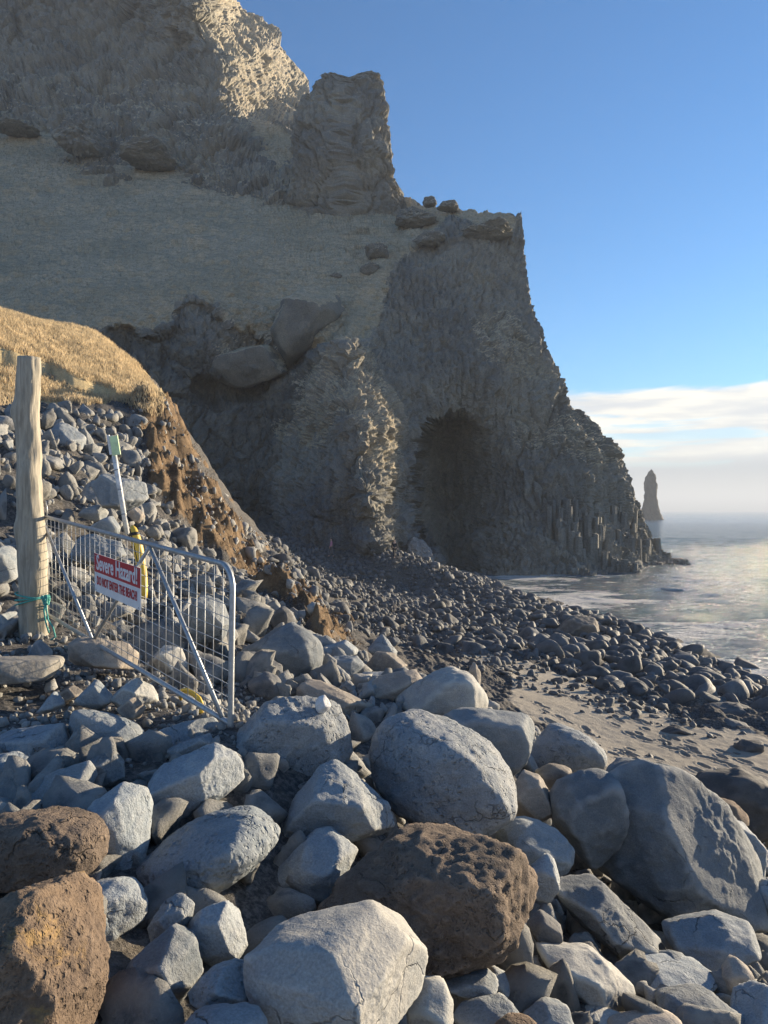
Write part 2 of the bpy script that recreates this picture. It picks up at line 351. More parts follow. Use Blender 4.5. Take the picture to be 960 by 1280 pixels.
M['navy'] = plain('dark_cloth', (.03, .03, .038), .85); M['hair'] = plain('dark_hair', (.04, .028, .02), .7)
M['greyc'] = plain('grey_cloth', (.13, .13, .14), .85)

# ---------------------------------------------------------------- thin sea haze: one even volume round everything
HAZE = 0.0004
hm = bpy.data.materials.new('haze'); hm.use_nodes = True; ht = NT(hm.node_tree); ht.n.clear()
hv = ht.add('ShaderNodeVolumePrincipled'); hv.inputs['Color'].default_value = (.64, .72, .84, 1); hv.inputs['Density'].default_value = HAZE; hv.inputs['Anisotropy'].default_value = .1
ht.l.new(hv.outputs[0], ht.add('ShaderNodeOutputMaterial').inputs['Volume'])
hz = link('haze', box_mesh('haze', [(-9600, -9600, -16), (9600, -9600, -16), (9600, 9900, -16), (-9600, 9900, -16), (-9600, -9600, 150), (9600, -9600, 150), (9600, 9900, 150), (-9600, 9900, 150)]), hm)
tag(hz, kind='stuff')
def blocks(wv, sc, zs):
    out = 0
    for k, (a, amp) in enumerate(((3.4, .95), (1.25, .5), (.55, .24))):
        a *= sc; e1, e2, ev = worley(wv / np.array([a, a, a * zs]), 3 + k); out = out + amp * sc * ((ev - .5) * 1.1 - .45 * np.clip(1 - (e2 - e1) / .16, 0, 1))
    return out
# ---------------------------------------------------------------- cliff and grassy hillside (one sheet with real depth)
cl = np.array([
 (-300,420,75),(-300,170,125),(-300,300,97),(0,400,78),(140,400,77),(270,365,83),(0,170,128),(150,200,125),(300,230,118),(150,300,99),(0,300,99),(300,300,99),
 (430,270,108),(420,330,93),(480,290,101),(500,255,112),(400,200,122),(450,215,119),
 (560,262,106),(610,266,101),(650,262,98.5),(600,280,98),(520,300,97),(560,300,96),
 (490,340,90),(560,330,92),(640,300,96),(655,330,95),(480,420,84),(560,400,87),(650,400,91),(672,410,92.5),(690,470,91.5),(600,470,85),(640,500,87),(510,470,81),(712,515,91),(695,520,89),
 (720,540,89.5),(740,545,92),(660,560,85.5),(770,580,94),(700,600,85),(760,620,90.5),(790,630,95),(805,650,96),(750,660,88),(790,680,93),(820,690,96),(845,703,97.5),(845,712,95),
 (790,716,86),(760,721,78.9),(740,695,82.5),(700,705,80),(640,722,77.5),(600,722,79),(640,680,81),(650,620,84),(845,740,93),(700,740,77),(600,740,77),(500,740,69),(400,740,66),(300,740,70),(-300,740,72),(0,740,72),
 (560,560,86),(560,620,85),(600,640,86),(600,560,87),(590,530,86.5),(562,525,85),(570,715,80),(545,640,81),
 (520,590,76),(514,640,74.5),(522,690,72.5),(521,540,78.5),(530,512,81.5),(560,500,84),(538,705,73.5),
 (430,430,73),(428,500,68.5),(455,540,65.3),(473,620,63),(473,690,62),(455,440,78.5),(470,470,76),(492,500,77.2),(499,560,75),(492,620,71.8),(499,690,69),
 (415,415,79.5),(400,470,76),(415,560,69),(400,620,68),(380,690,67.5),(360,660,70.5),(430,690,64.5),(440,640,65.5),
 (160,425,77),(200,440,77),(250,480,78),(300,520,79),(230,560,76),(330,490,80.5),(360,520,79.5),(380,440,82),(330,600,77),(340,650,75.5),(290,600,77),(440,390,83),(360,400,85),(355,560,78),(100,560,74),(0,560,74)], float)
cl_f = TPS(cl[:, :2], cl[:, 2], lam=2e-4, scale=100.0)
def curve(pts, t):
    pts = np.asarray(pts, float); s = np.concatenate([[0], np.cumsum(np.linalg.norm(np.diff(pts, axis=0), axis=1))]); s /= s[-1]
    return np.stack([np.interp(t, s, pts[:, 0]), np.interp(t, s, pts[:, 1])], 1)
def coons(top, bot, left, right, nr, nc, su=None):
    s = np.linspace(0, 1, nc) if su is None else su; t = np.linspace(0, 1, nr)
    T, B, L, Rr = curve(top, s), curve(bot, s), curve(left, t), curve(right, t)
    S, Tt = np.meshgrid(s, t); S = S[..., None]; Tt = Tt[..., None]
    return ((1 - Tt) * T[None] + Tt * B[None] + (1 - S) * L[:, None] + S * Rr[:, None]
            - ((1 - S) * (1 - Tt) * T[0] + S * (1 - Tt) * T[-1] + (1 - S) * Tt * B[0] + S * Tt * B[-1])).reshape(-1, 2)
NR, NC = 300, 560
su = np.linspace(0, 1, NC); su = np.where(su < .12, su / .12 * .27, .27 + (su - .12) / .88 * .73)   # few columns outside the frame
q = coons([(-300, 150), (330, 150), (420, 195), (500, 246), (545, 258), (575, 262), (610, 266), (640, 266), (651, 262)],
          [(-300, 742), (845, 742)], [(-300, 150), (-300, 742)],
          [(651, 262), (657, 300), (660, 330), (672, 400), (680, 440), (692, 470), (698, 490), (713, 515), (728, 528), (742, 548), (756, 565), (768, 582), (776, 605), (792, 628), (806, 648), (812, 668), (822, 690), (847, 702), (847, 742)], NR, NC, su)
slump = [(128, 412), (150, 405), (180, 410), (197, 417), (212, 408), (216, 390), (228, 378), (248, 373), (270, 382), (288, 398), (300, 410), (335, 420), (345, 450), (330, 500), (270, 520), (220, 480), (180, 450), (150, 440)]
sd = poly_sd(q + np.stack([6 * fbm(np.c_[q / 25, q[:, 0] * 0], 3), 6 * fbm(np.c_[q / 25 + 9, q[:, 0] * 0], 3)], 1), slump)
D = cl_f(q) + 1.5 * sstep(sd, 0, 9) * (1 - .8 * sstep(sd, 12, 45))
gully = [(345, 462), (300, 478), (240, 470), (225, 490), (290, 505), (340, 480), (375, 468), (440, 405), (430, 398)]
D += 2.2 * sstep(poly_sd(q, gully), -2, 10)
cave = [(520, 705), (511, 660), (510, 610), (513, 572), (520, 540), (535, 520), (560, 511), (590, 516), (615, 534), (640, 570), (650, 640), (650, 735), (538, 735), (536, 700)]
csd = poly_sd(q + 2.5 * np.stack([fbm(np.c_[q / 12, q[:, 0] * 0], 3), fbm(np.c_[q / 12 + 9, q[:, 0] * 0], 3)], 1), cave)
D += 14 * sstep(csd, -.5, 8) * (1 - sstep(q[:, 0], 532, 628))
v = Pv(np.c_[q, D])
grass_poly = [(-320, 140), (330, 150), (420, 200), (505, 250), (545, 258), (650, 268), (640, 285), (560, 275), (535, 300), (505, 315), (485, 345), (478, 400), (455, 425), (425, 430), (395, 440), (370, 400), (345, 425), (300, 412), (268, 380), (245, 372), (220, 380), (212, 405), (190, 414), (140, 408), (-320, 440)]
grass = sstep(poly_sd(q + 5 * np.stack([fbm(np.c_[q / 14, q[:, 0] * 0], 3), fbm(np.c_[q / 14 + 50, q[:, 0] * 0], 3)], 1), grass_poly), -5, 7)
gpatch = np.maximum.reduce([sstep(poly_sd(q, pl), -6, 14) for pl in (
    [(590, 390), (640, 380), (665, 430), (685, 480), (640, 475), (600, 440)], [(640, 525), (715, 520), (745, 550), (770, 585), (740, 590), (690, 560), (640, 560)],
    [(360, 470), (425, 440), (430, 510), (400, 560), (375, 560)], [(330, 420), (395, 440), (360, 470), (290, 470), (260, 430)], [(340, 510), (380, 520), (360, 560), (330, 545)])])
earth = sstep(poly_sd(q, [(125, 415), (215, 405), (290, 470), (430, 400), (400, 470), (350, 560), (355, 700), (-320, 742), (-320, 600), (100, 600)]), -8, 14)
pale = sstep(poly_sd(q, [(350, 690), (365, 640), (400, 600), (430, 640), (470, 680), (480, 720), (350, 720)]), -14, 10) * .8
pale = np.maximum(pale, sstep(poly_sd(q, [(500, 690), (505, 650), (522, 655), (541, 690), (541, 715), (500, 720)]), -4, 6))
sun_stripe = sstep(poly_sd(q, [(430, 425), (458, 440), (494, 500), (499, 560), (492, 600), (465, 590), (445, 545), (424, 505)]), -4, 8)  # sunlit flank of the buttress, its gold put into the colour
pale = np.maximum(pale, .55 * sstep(poly_sd(q, [(498, 560), (512, 540), (520, 600), (514, 660), (524, 690), (541, 715), (498, 720), (495, 620)]), -5, 6))
ledge = np.clip(.24 + .95 * gpatch, 0, 1.25) * (1 - .75 * earth)
ledge *= 1 - .7 * sstep(poly_sd(q, [(525, 520), (600, 500), (690, 600), (800, 640), (850, 740), (520, 740)]), -6, 14)
col_m = sstep(poly_sd(q, [(500, 560), (620, 560), (680, 590), (770, 590), (860, 700), (860, 745), (560, 745), (510, 700)]), -10, 14)       # columnar basalt
colup = sstep(poly_sd(q, [(480, 330), (560, 310), (640, 300), (655, 330), (690, 470), (640, 540), (500, 520), (480, 440)]), -8, 14) * (1 - gpatch)
nrm = grid_normals(smooth_grid(v, NR, NC, 12), NR, NC)
nrm *= np.sign(-(nrm * v).sum(1))[:, None]
wv = v + .8 * np.stack([fbm(v / 9 + k * 31, 3) for k in range(3)], 1)
rockamt = 1 - grass
big = fbm(wv / np.array([14, 14, 20]), 4) * 1.5
ridg = blocks(wv, 1.0, 1.5) * .85 + .09 * fbm(v / .7, 3, .7)
st_ = ridged(np.c_[wv[:, 0] / 1.1, wv[:, 1] / 1.1, v[:, 2] / 4], 4, .62) * .30 + fbm(v / .8, 3, .7) * .12
tuft = fbm(v / np.array([1.5, 1.2, .8]), 4, .62) * .34 - .5 * sstep(fbm(v / np.array([9, 4, 3.0]), 4, .6), .45, .75)
d1, d2, rv = worley(np.c_[v[:, 0] / .85 + .15 * fbm(v / 6, 2), v[:, 1] / .85]); colm = (rv - .5) * .62 - .30 * np.clip(1 - (d2 - d1) / .3, 0, 1)
e1, e2, ev = worley(np.c_[v[:, 0] / .8 + .5 * fbm(v / 5, 3), v[:, 1] / .8, v[:, 2] / 5.0], 5); colu = (ev - .5) * .5 - .2 * np.clip(1 - (e2 - e1) / .3, 0, 1)
disp = rockamt * (big * (1 - .4 * earth) + ridg * (1 - .65 * np.maximum(col_m, colup)) + st_ * (1 - .5 * earth)) + grass * (tuft + .45 * fbm(v / 7, 3)) + col_m * colm * 1.1 + colup * colu
disp += gpatch * tuft * .5 + grass * .28 * fbm(v / np.array([7, 7, .9]), 3, .55)
v = v + nrm * disp[:, None]
# flanks: the right side and the top run back away from the camera, so the headland has its real thickness
g = v.reshape(NR, NC, 3); NB = 26; ext = []
for k in range(1, NB + 1):
    e = g[:, -1].copy(); back = (k / NB) ** 1.3 * 34
    e[:, 1] += back; e[:, 0] -= .10 * back + .0025 * back ** 2
    e += 1.0 * (np.stack([fbm(np.c_[e[:, 0] / 3, e[:, 1] / 3, e[:, 2] / 4] + 7 * a, 4) - fbm(np.c_[g[:, -1, 0] / 3, g[:, -1, 1] / 3, g[:, -1, 2] / 4] + 7 * a, 4) for a in range(3)], 1)) * np.array([.6, .5, .4])
    e[:, 0] = np.minimum(e[:, 0], g[:, -1, 0] + .0)
    ext.append(e)
g = np.concatenate([g, np.stack(ext, 1)], 1); NC2 = NC + NB
rows = []
for k in range(1, 19):
    e = g[0].copy(); back = (k / 18) ** 1.4 * 30; e[:, 1] += back; e[:, 2] -= .04 * back + .004 * back * back; rows.append(e)
g = np.concatenate([np.stack(rows[::-1], 0), g], 0); NR2 = NR + 18
pad = lambda a: np.pad(a.reshape(NR, NC), ((18, 0), (0, NB)), mode='edge').ravel()
mesh = mesh_np('cliff', g.reshape(-1, 3), grid_faces(NR2, NC2)[:, ::-1], False)
for nme, a in (('grass', np.maximum(grass, np.maximum(.40 * gpatch, .40 * sun_stripe))), ('ledge', ledge), ('earth', earth), ('pale', pale)): attr(mesh, nme, pad(a))  # grass also holds the painted sun gold of the buttress stripe
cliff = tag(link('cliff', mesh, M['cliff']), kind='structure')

# ---------------------------------------------------------------- upper cliff band
uc = np.array([(262,-60,142),(262,0,138),(268,40,136),(288,110,132),(298,160,128),(330,60,154),(318,130,142),(345,130,151),(386,100,172),(345,45,170),(300,5,168),(340,185,132),(386,150,150),
 (0,0,150),(0,100,139),(0,165,129),(-300,0,150),(-300,165,129),(150,0,148),(150,100,138),(60,170,129),(150,190,126),(200,130,131),(230,60,137),(100,-200,168),(-300,-200,172),(262,-200,165),(300,-200,190),
 (200,215,122),(300,235,116),(340,240,113),(386,240,116),(386,200,124),(-300,250,120),(0,250,118),(150,260,117),(300,280,111),(386,285,110),(110,170,125),(110,190,123.5),(40,60,146),(130,50,145),(60,120,135)], float)
uc_f = TPS(uc[:, :2], uc[:, 2], lam=2e-4, scale=100.0)
UR, UC = 250, 330
su = np.linspace(0, 1, UC); su = np.where(su < .15, su / .15 * .42, .42 + (su - .15) / .85 * .58)
q = coons([(-300, -200), (200, -200)], [(-300, 270), (392, 285)], [(-300, -200), (-300, 270)],
          [(200, -200), (250, -40), (287, 0), (306, 10), (322, 22), (345, 42), (352, 55), (364, 72), (372, 85), (386, 102), (390, 150), (392, 285)], UR, UC, su)
D = uc_f(q); v = Pv(np.c_[q, D])
nrm = grid_normals(smooth_grid(v, UR, UC, 6), UR, UC); nrm *= np.sign(-(nrm * v).sum(1))[:, None]
wv = v + 1.0 * np.stack([fbm(v / 12 + k * 31, 3) for k in range(3)], 1)
disp = fbm(wv / np.array([16, 16, 11]), 4) * 2.4 + blocks(wv, 1.7, .8) * 1.1 + .14 * fbm(v / 1.1, 3, .7) + ridged(wv / np.array([1.9, 1.9, 2.8]), 4, .6) * .14
lit_f = sstep(poly_sd(q, [(262, -60), (285, -30), (395, 100), (395, 150), (300, 165), (268, 40)]), -6, 8)  # sunlit face: calmer relief, and sun gold painted into its colour
disp *= (.55 + .45 * sstep(q[:, 0], 385, 340)) * (1 - .45 * lit_f)
v = v + nrm * disp[:, None]
g = v.reshape(UR, UC, 3); ext = []
for k in range(1, 13):
    e = g[:, -1].copy(); back = k / 12 * 40; e[:, 1] += back; e[:, 0] -= .22 * back + .004 * back ** 2; e[:, 2] -= .05 * back; ext.append(e)
g = np.concatenate([g, np.stack(ext, 1)], 1)
mesh = mesh_np('upper_cliff', g.reshape(-1, 3), grid_faces(UR, UC + 12)[:, ::-1], False)
pad = lambda a: np.pad(a.reshape(UR, UC), ((0, 0), (0, 12)), mode='edge').ravel()
lowm = sstep(q[:, 1], 60, 150) * sstep(q[:, 0], 300, 250)
attr(mesh, 'grass', pad(sstep(q[:, 1], 195, 262) * .35 + .42 * lit_f)); attr(mesh, 'ledge', pad(.42 + .45 * lowm)); attr(mesh, 'earth', pad(q[:, 0] * 0)); attr(mesh, 'pale', pad(q[:, 0] * 0))  # grass: real cover at the foot, plus painted sunlight on the lit face
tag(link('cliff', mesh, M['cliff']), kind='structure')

# ---------------------------------------------------------------- lofted rocks: tower and sea stack
def loft_rock(rows, depth_ratio, nr, nseg, amp, fs, expo=3.0, seed=0):
    rows = np.asarray(rows, float); t = np.linspace(0, 1, nr); s = np.linspace(0, 1, len(rows))
    r = np.stack([np.interp(t, s, rows[:, k]) for k in range(4)], 1)          # py, xl, xr, depth
    th = np.linspace(0, 2 * np.pi, nseg, endpoint=False); c, sn = np.cos(th), np.sin(th)
    ce = np.sign(c) * np.abs(c) ** (2 / expo); se = np.sign(sn) * np.abs(sn) ** (2 / expo)
    out = []
    for py, xl, xr, d in r:
        cx, hw, z = ((xl + xr) / 2 - CX) / F * d, (xr - xl) / 2 / F * d, (HY - py) / F * d
        out.append(np.c_[cx + hw * ce, d + hw * depth_ratio * (1 + se), np.full(nseg, z)])
    v = np.concatenate(out); ctr = v.reshape(nr, nseg, 3).mean(1, keepdims=True).repeat(nseg, 1).reshape(-1, 3)
    n = v - ctr; n[:, 2] = 0; n /= np.linalg.norm(n, axis=1)[:, None] + 1e-9
    wv = v + fs * .3 * np.stack([fbm(v / fs + seed + k * 31, 3) for k in range(3)], 1)
    v = v + n * (amp * (.8 * fbm(wv / fs + seed, 4) + 1.1 * blocks(wv * (9 / fs), 1.4, 1.3) + .2 * fbm(v / (fs * .09), 3, .7) + .12 * ridged(wv / (fs * np.array([.35, .35, .5])) + seed, 4, .55) + .35 * ridged(np.c_[wv[:, :2] / (fs * .12), v[:, 2] / (fs * .3)] + seed, 3)))[:, None]
    v[:, 2] += amp * .3 * fbm(v / fs * 2.2 + seed + 5, 3)
    v = np.concatenate([v, [v[:nseg].mean(0)]]); top = np.array([[len(v) - 1, (k + 1) % nseg, k] for k in range(nseg)])
    return v, np.concatenate([np.c_[grid_faces(nr, nseg, True)][:, [0, 1, 2]], np.c_[grid_faces(nr, nseg, True)][:, [0, 2, 3]], top])
v, f = loft_rock([(92, 398, 472, 111), (95, 393, 477, 110), (104, 386, 479, 109), (125, 374, 481, 108), (160, 368, 485, 107), (190, 366, 487, 106), (215, 364, 496, 107), (240, 360, 505, 107.5), (262, 362, 507, 108), (285, 372, 507, 109), (310, 380, 500, 110)], .9, 120, 260, .75, 9, 5.0, 3)
mesh = mesh_np('rock_tower', v, f, False); n_ = len(v)
lo_ = sstep(v[:, 2], 52, 44)
attr(mesh, 'grass', np.zeros(n_)); attr(mesh, 'ledge', .42 - .2 * lo_); attr(mesh, 'earth', np.zeros(n_)); attr(mesh, 'pale', np.zeros(n_))
tag(link('rock_tower', mesh, M['cliff']), 'blocky square rock tower standing on the grassy hillside against the sky', 'rock tower')
v, f = loft_rock([(586.5, 814, 815, 539), (590, 811.5, 817.5, 539), (597, 808.5, 821.5, 539), (605, 807, 823, 539), (616, 808.5, 823, 539), (624, 807.5, 823, 539), (632, 806.5, 825, 539), (641, 804.5, 829, 539), (649, 802.5, 833, 539), (656, 801, 834, 539)], .8, 60, 90, .38, 10, 2.2, 9)
tag(link('sea_stack', mesh_np('sea_stack', v, f), M['stack']), 'slim dark sea stack standing alone in the sea by the horizon', 'sea stack')

# ---------------------------------------------------------------- ground: pile, bank, beach, sea bed as one sheet
gp = np.array([
 (0,1280,2.5),(480,1280,3.4),(960,1280,4.4),(0,1000,4.3),(0,850,6.6),(290,912,5.2),(45,806,7.9),(550,1050,6.1),(700,1105,6.5),(830,1165,6.4),(960,1120,7.9),
 (440,985,5.6),(600,905,8.4),(665,965,8.7),(750,965,9.8),(860,1040,11.2),(180,940,5.1),(400,890,7.6),(310,860,7.9),(250,1130,3.6),(600,1215,3.9),(150,1180,3.1),
 (850,960,14.6),(960,980,14.2),(960,905,19),(700,880,19),(640,862,20.5),(570,832,22),(750,930,16),(520,820,22),
 (640,812,28),(850,832,29.5),(950,858,27),(880,830,31),(850,815,33.5),(750,779,41),(650,745,54),(590,722,64),(560,713,68),(493,704,72),(415,698,73),(493,705,60.5),(414,701,61),(450,703,61),(530,712,61),(350,672,66),(700,800,36),(780,850,25),
 (450,770,38),(450,740,50),(400,720,50),(450,802,27),(550,782,36),(400,765,31),(350,702,42),(500,720,60),(520,760,44),(600,760,47),
 (0,520,18.5),(100,530,19),(232,552,26),(270,622,28),(300,662,30),(345,684,36),(250,642,21),(200,600,18),
 (100,600,14),(0,600,12),(0,700,10),(100,700,11.5),(200,700,13),(300,760,12.3),(350,800,10.8),(400,840,10),(330,740,17),(380,772,20),(430,802,20),(260,700,17),(210,540,24)], float)
bank_px = np.array([(-60,386),(0,395),(35,402),(70,410),(105,418),(132,425),(150,441),(165,459),(180,477),(195,492),(207,504),(0,433),(50,442),(100,456),(150,476),(0,462),(50,466),(100,478),(0,490),(60,496),(100,500),(150,500),(30,418),(70,430)], float)
bank_d = -6.48 / ((HY - bank_px[:, 1]) / F + .5 * (bank_px[:, 0] - CX) / F - .22)          # the grassy bank tilts down to the right
gp = np.vstack([gp, np.c_[bank_px, bank_d], [(0,403,36),(70,419,40),(132,437,44),(170,472,40),(215,522,36)]])
gw = Pv(gp)
extra = np.array([(-21,44,6.5),(-26,32,12),(-32,30,12),(-28,52,6),(-24,24,9.5),(-9.5,37,0),(-8.5,37,-2),(-14,46,-1),(-20,50,1.5),(-22,60,2),(-12,60,-2),(-25,47,6),(-40,60,8),(-20,15,5),(-12,8,.5),(-6,2,-1.5),(-3,-2,-1.6),(2,-2,-2.0),(6,2,-3),(10,6,-4.8),(14,9,-5.5),
 (15.8,30.5,-7),(16.1,35.5,-7),(13.8,45.5,-7),(11.8,62,-7),(10.5,76,-7),(22,30,-8.5),(22,45,-8.6),(18,62,-8.6),(18,85,-9),(40,40,-11),(40,90,-11),(60,60,-13),(20,18,-6.6),(26,12,-7.6),(40,10,-10),(0,85,-5.5),(-20,85,0),(-60,90,10),(-40,20,10)], float)
gr_f = TPS(np.vstack([gw[:, :2], extra[:, :2]]), np.concatenate([gw[:, 2], extra[:, 2]]), lam=2e-4, scale=10.0)
def ground_raw(x, y):
    return np.clip(gr_f(np.c_[x, y]), -14, 14)
def project(p): return np.c_[CX + F * p[:, 0] / np.maximum(p[:, 1], .05), HY - F * p[:, 2] / np.maximum(p[:, 1], .05)]
EARTH = [(160, 505), (205, 497), (240, 560), (268, 615), (305, 662), (325, 690), (340, 708), (370, 735), (410, 770), (450, 806), (405, 808), (350, 760), (300, 720), (250, 680), (215, 640), (185, 590), (175, 540)]
GRASS = [(-400, 366), (0, 379), (60, 396), (135, 414), (165, 450), (205, 500), (200, 522), (150, 500), (110, 505), (60, 500), (0, 505), (-400, 500)]
BAND = [(-60, 438), (0, 435), (50, 450), (100, 474), (140, 488), (152, 500), (110, 491), (60, 471), (0, 454), (-60, 454)]
SAND = [(640, 838), (560, 826), (600, 812), (700, 838), (800, 880), (880, 905), (960, 915), (1100, 950), (1100, 1080), (760, 960), (640, 880)]
# footprints in the dark sand
prints = []
prng = np.random.default_rng(8)
def sand_point(px, py, d0):
    d = d0
    for _ in range(25):
        z = ground_raw(np.array([(px - CX) / F * d]), np.array([d]))[0]
        d = .5 * d + .5 * np.clip(-z * F / max(py - HY, 20), 6, 70)
    return (px - CX) / F * d, d
for a, b, n in (((945, 985), (690, 862), 46), ((930, 955), (720, 872), 40), ((850, 965), (650, 872), 38), ((800, 958), (660, 890), 26), ((960, 935), (800, 885), 26), ((950, 968), (760, 905), 34), ((900, 985), (740, 930), 24)):
    pa = np.array(sand_point(*a, 15)); pb = np.array(sand_point(*b, 19)); dv = (pb - pa) / np.linalg.norm(pb - pa); nv = np.array([-dv[1], dv[0]])
    L = np.linalg.norm(pb - pa); n = int(L / .36)
    for k in range(n):
        if prng.random() < .12: continue
        c = pa + dv * (k + .3 * prng.random()) * .36 + nv * ((.09 if k % 2 else -.09) + .12 * prng.normal())
        prints.append((c[0], c[1], math.atan2(dv[1], dv[0]) + .2 * prng.normal(), .8 + .5 * prng.random()))
prints = np.array(prints)
ang = np.concatenate([np.linspace(-50, 2, 230, endpoint=False), np.linspace(2, 31, 350), np.linspace(31.4, 50, 16)])
rad = np.concatenate([np.geomspace(1.2, 11, 110, endpoint=False), np.linspace(11, 24, 300, endpoint=False), np.geomspace(24, 120, 120)])
A, RR = np.meshgrid(np.radians(ang), rad)
x, y = (RR * np.sin(A)).ravel(), (RR * np.cos(A)).ravel()
behind = np.stack([x, y], 1)
z = ground_raw(x, y)
p0 = np.c_[x, y, z]; q = project(p0)
jit = np.stack([fbm(p0 / 1.5, 4), fbm(p0 / 1.5 + 40, 4)], 1) * 14
near_left = (y < 41) & (x < .5) 
earth = sstep(poly_sd(q + jit, EARTH), -6, 8) * near_left
grass = sstep(poly_sd(q + jit * .4, GRASS), -5, 5) * (x < -3)
band = sstep(poly_sd(q + jit * .4, BAND), -4, 4) * (x < -2)
sand = sstep(poly_sd(q + jit * .7, SAND), -8, 10) * (y > 9) * (y < 33)
grass = np.maximum(grass, ((y > 24) & (x < -9) & (z > 3.4)).astype(float) * (q[:, 1] < 470)) * (1 - band)
rough = np.clip(1 - sand, 0, 1)
fb = fbm(p0 / .9, 5, .55)
z += rough * (1 - .8 * grass) * (.10 * fb * np.clip(RR.ravel() / 8, .5, 2.5)) + sand * (.018 * fbm(p0 / 1.6, 3) + .012 * fbm(p0 / .22, 2))
z += earth * (.55 * fbm(p0 / 1.3 + 5, 5, .6) + .25 * ridged(p0 / np.array([.5, 1.6, 1.0]), 4))
terr = np.sin(z * 3.1 + 1.5 * fbm(p0 / 3, 3)); step_m = sstep(poly_sd(q, [(-300, 470), (0, 470), (180, 515), (200, 540), (0, 535), (-300, 530)]), -5, 8) * (x < -3)
z += step_m * .22 * np.sign(terr) * np.abs(terr) ** .5 + grass * (.06 * fbm(p0 / np.array([.35, .5, .35]), 3)) - band * .95
for cx_, cy_, a_, s_ in prints:
    m_ = (np.abs(x - cx_) < .45) & (np.abs(y - cy_) < .45)
    if not m_.any(): continue
    dx, dy = x[m_] - cx_, y[m_] - cy_; u_ = (dx * math.cos(a_) + dy * math.sin(a_)) / (.165 * s_); w_ = (-dx * math.sin(a_) + dy * math.cos(a_)) / (.075 * s_)
    r_ = np.sqrt(u_ * u_ + w_ * w_); z[m_] += -.055 * sstep(r_, 1.15, .75) + .016 * np.exp(-((r_ - 1.3) / .25) ** 2)
GZ = (p0, z)
mesh = mesh_np('ground', np.c_[x, y, z], grid_faces(len(rad), len(ang))[:, ::-1])
attr(mesh, 'sand', sand); attr(mesh, 'earth', earth); attr(mesh, 'grass', grass)
tag(link('ground', mesh, M['ground']), kind='structure')
zg = z.reshape(len(rad), len(ang))
def ground(px_, py_):
    """height of the built ground sheet at world x, y"""
    px_, py_ = np.atleast_1d(px_), np.atleast_1d(py_); a = np.degrees(np.arctan2(px_, py_)); r = np.hypot(px_, py_)
    ia = np.clip(np.interp(a, ang, np.arange(len(ang))), 0, len(ang) - 1.001); ir = np.clip(np.interp(r, rad, np.arange(len(rad))), 0, len(rad) - 1.001)
    i0, j0 = ir.astype(int), ia.astype(int); fi, fj = ir - i0, ia - j0
    return zg[i0, j0] * (1 - fi) * (1 - fj) + zg[i0 + 1, j0] * fi * (1 - fj) + zg[i0, j0 + 1] * (1 - fi) * fj + zg[i0 + 1, j0 + 1] * fi * fj

# ---------------------------------------------------------------- sea
ang_s = np.concatenate([np.linspace(-80, -8, 30, endpoint=False), np.linspace(-8, 36, 330), np.linspace(36.5, 85, 30)])
rad_s = np.concatenate([np.geomspace(15, 26, 12, endpoint=False), np.geomspace(26, 200, 330, endpoint=False), np.geomspace(200, 9400, 110)])
A, RR = np.meshgrid(np.radians(ang_s), rad_s); x, y = (RR * np.sin(A)).ravel(), (RR * np.cos(A)).ravel(); r = RR.ravel()
sp = np.c_[x * .55 + y * .12, y, 0 * x]
wav = ridged(sp / 9 + 3, 3, .5) * .16 + fbm(sp / 3, 4, .55) * .13 + ridged(np.c_[x * .10 + y * .03, y * .16, 0 * x], 2) * .14
fade = np.exp(-((r / 260) ** 2)); bed = np.where(r < 130, ground_raw(x, y), -12)
shore = sstep(bed, -11.5, -7.4)
calm = 1 - .5 * shore
z = SEA + wav * fade * calm * 1.3
foam = -.50 + 1.05 * shore + .35 * sstep(ridged(sp / 9 + 3, 3, .5), .75, 1.5) + .18 * np.clip(fbm(np.c_[x / 40, y / 16, 0 * x], 3), -1, 1)
tipd = np.minimum(np.hypot(x - 38, (y - 96) * .7), np.hypot(x - 24, (y - 78) * 1.2)); foam += .75 * np.exp(-(tipd / 5) ** 2)
foam = np.where(r > 300, -.62 + .25 * fbm(np.c_[x / 300, y / 90, 0 * x], 3), foam)
foam += .6 * np.exp(-(np.hypot((x - 196) / 20, (y - 534) / 6)) ** 2)
mesh = mesh_np('sea', np.c_[x, y, z], grid_faces(len(rad_s), len(ang_s))[:, ::-1]); attr(mesh, 'foam', foam)
tag(link('sea', mesh, M['sea']), kind='structure')

# ---------------------------------------------------------------- boulders
_ico = {}
def ico(sub):
    if sub not in _ico:
        bm = bmesh.new(); bmesh.ops.create_icosphere(bm, subdivisions=sub, radius=1)
        _ico[sub] = (np.array([v.co[:] for v in bm.verts]), np.array([[v.index for v in f.verts] for f in bm.faces])); bm.free()
    return _ico[sub]
def hull_planes(pts):
    bm = bmesh.new()
    for p in pts: bm.verts.new(p)
    res = bmesh.ops.convex_hull(bm, input=bm.verts); bmesh.ops.recalc_face_normals(bm, faces=bm.faces)
    pl = []
    for f in bm.faces:
        n = np.array(f.normal); a = f.calc_area()
        if a < 1e-9: continue
        d = n @ np.array(f.verts[0].co)
        if d < 0: n, d = -n, -d
        pl.append((a, *n, d))
    bm.free(); pl = sorted(pl, reverse=True); keep = []
    for a, nx, ny, nz, d in pl:
        if d < 1e-4: continue
        if any(nx * k[0] + ny * k[1] + nz * k[2] > .93 for k in keep): continue
        keep.append((nx, ny, nz, d))
    return np.array(keep)
def soft_shape(planes, dirs, p):
    k = np.maximum(dirs @ planes[:, :3].T, 0) / planes[:, 3]
    mx = k.max(1); return 1 / (mx * ((k / mx[:, None]) ** p).sum(1) ** (1 / p))
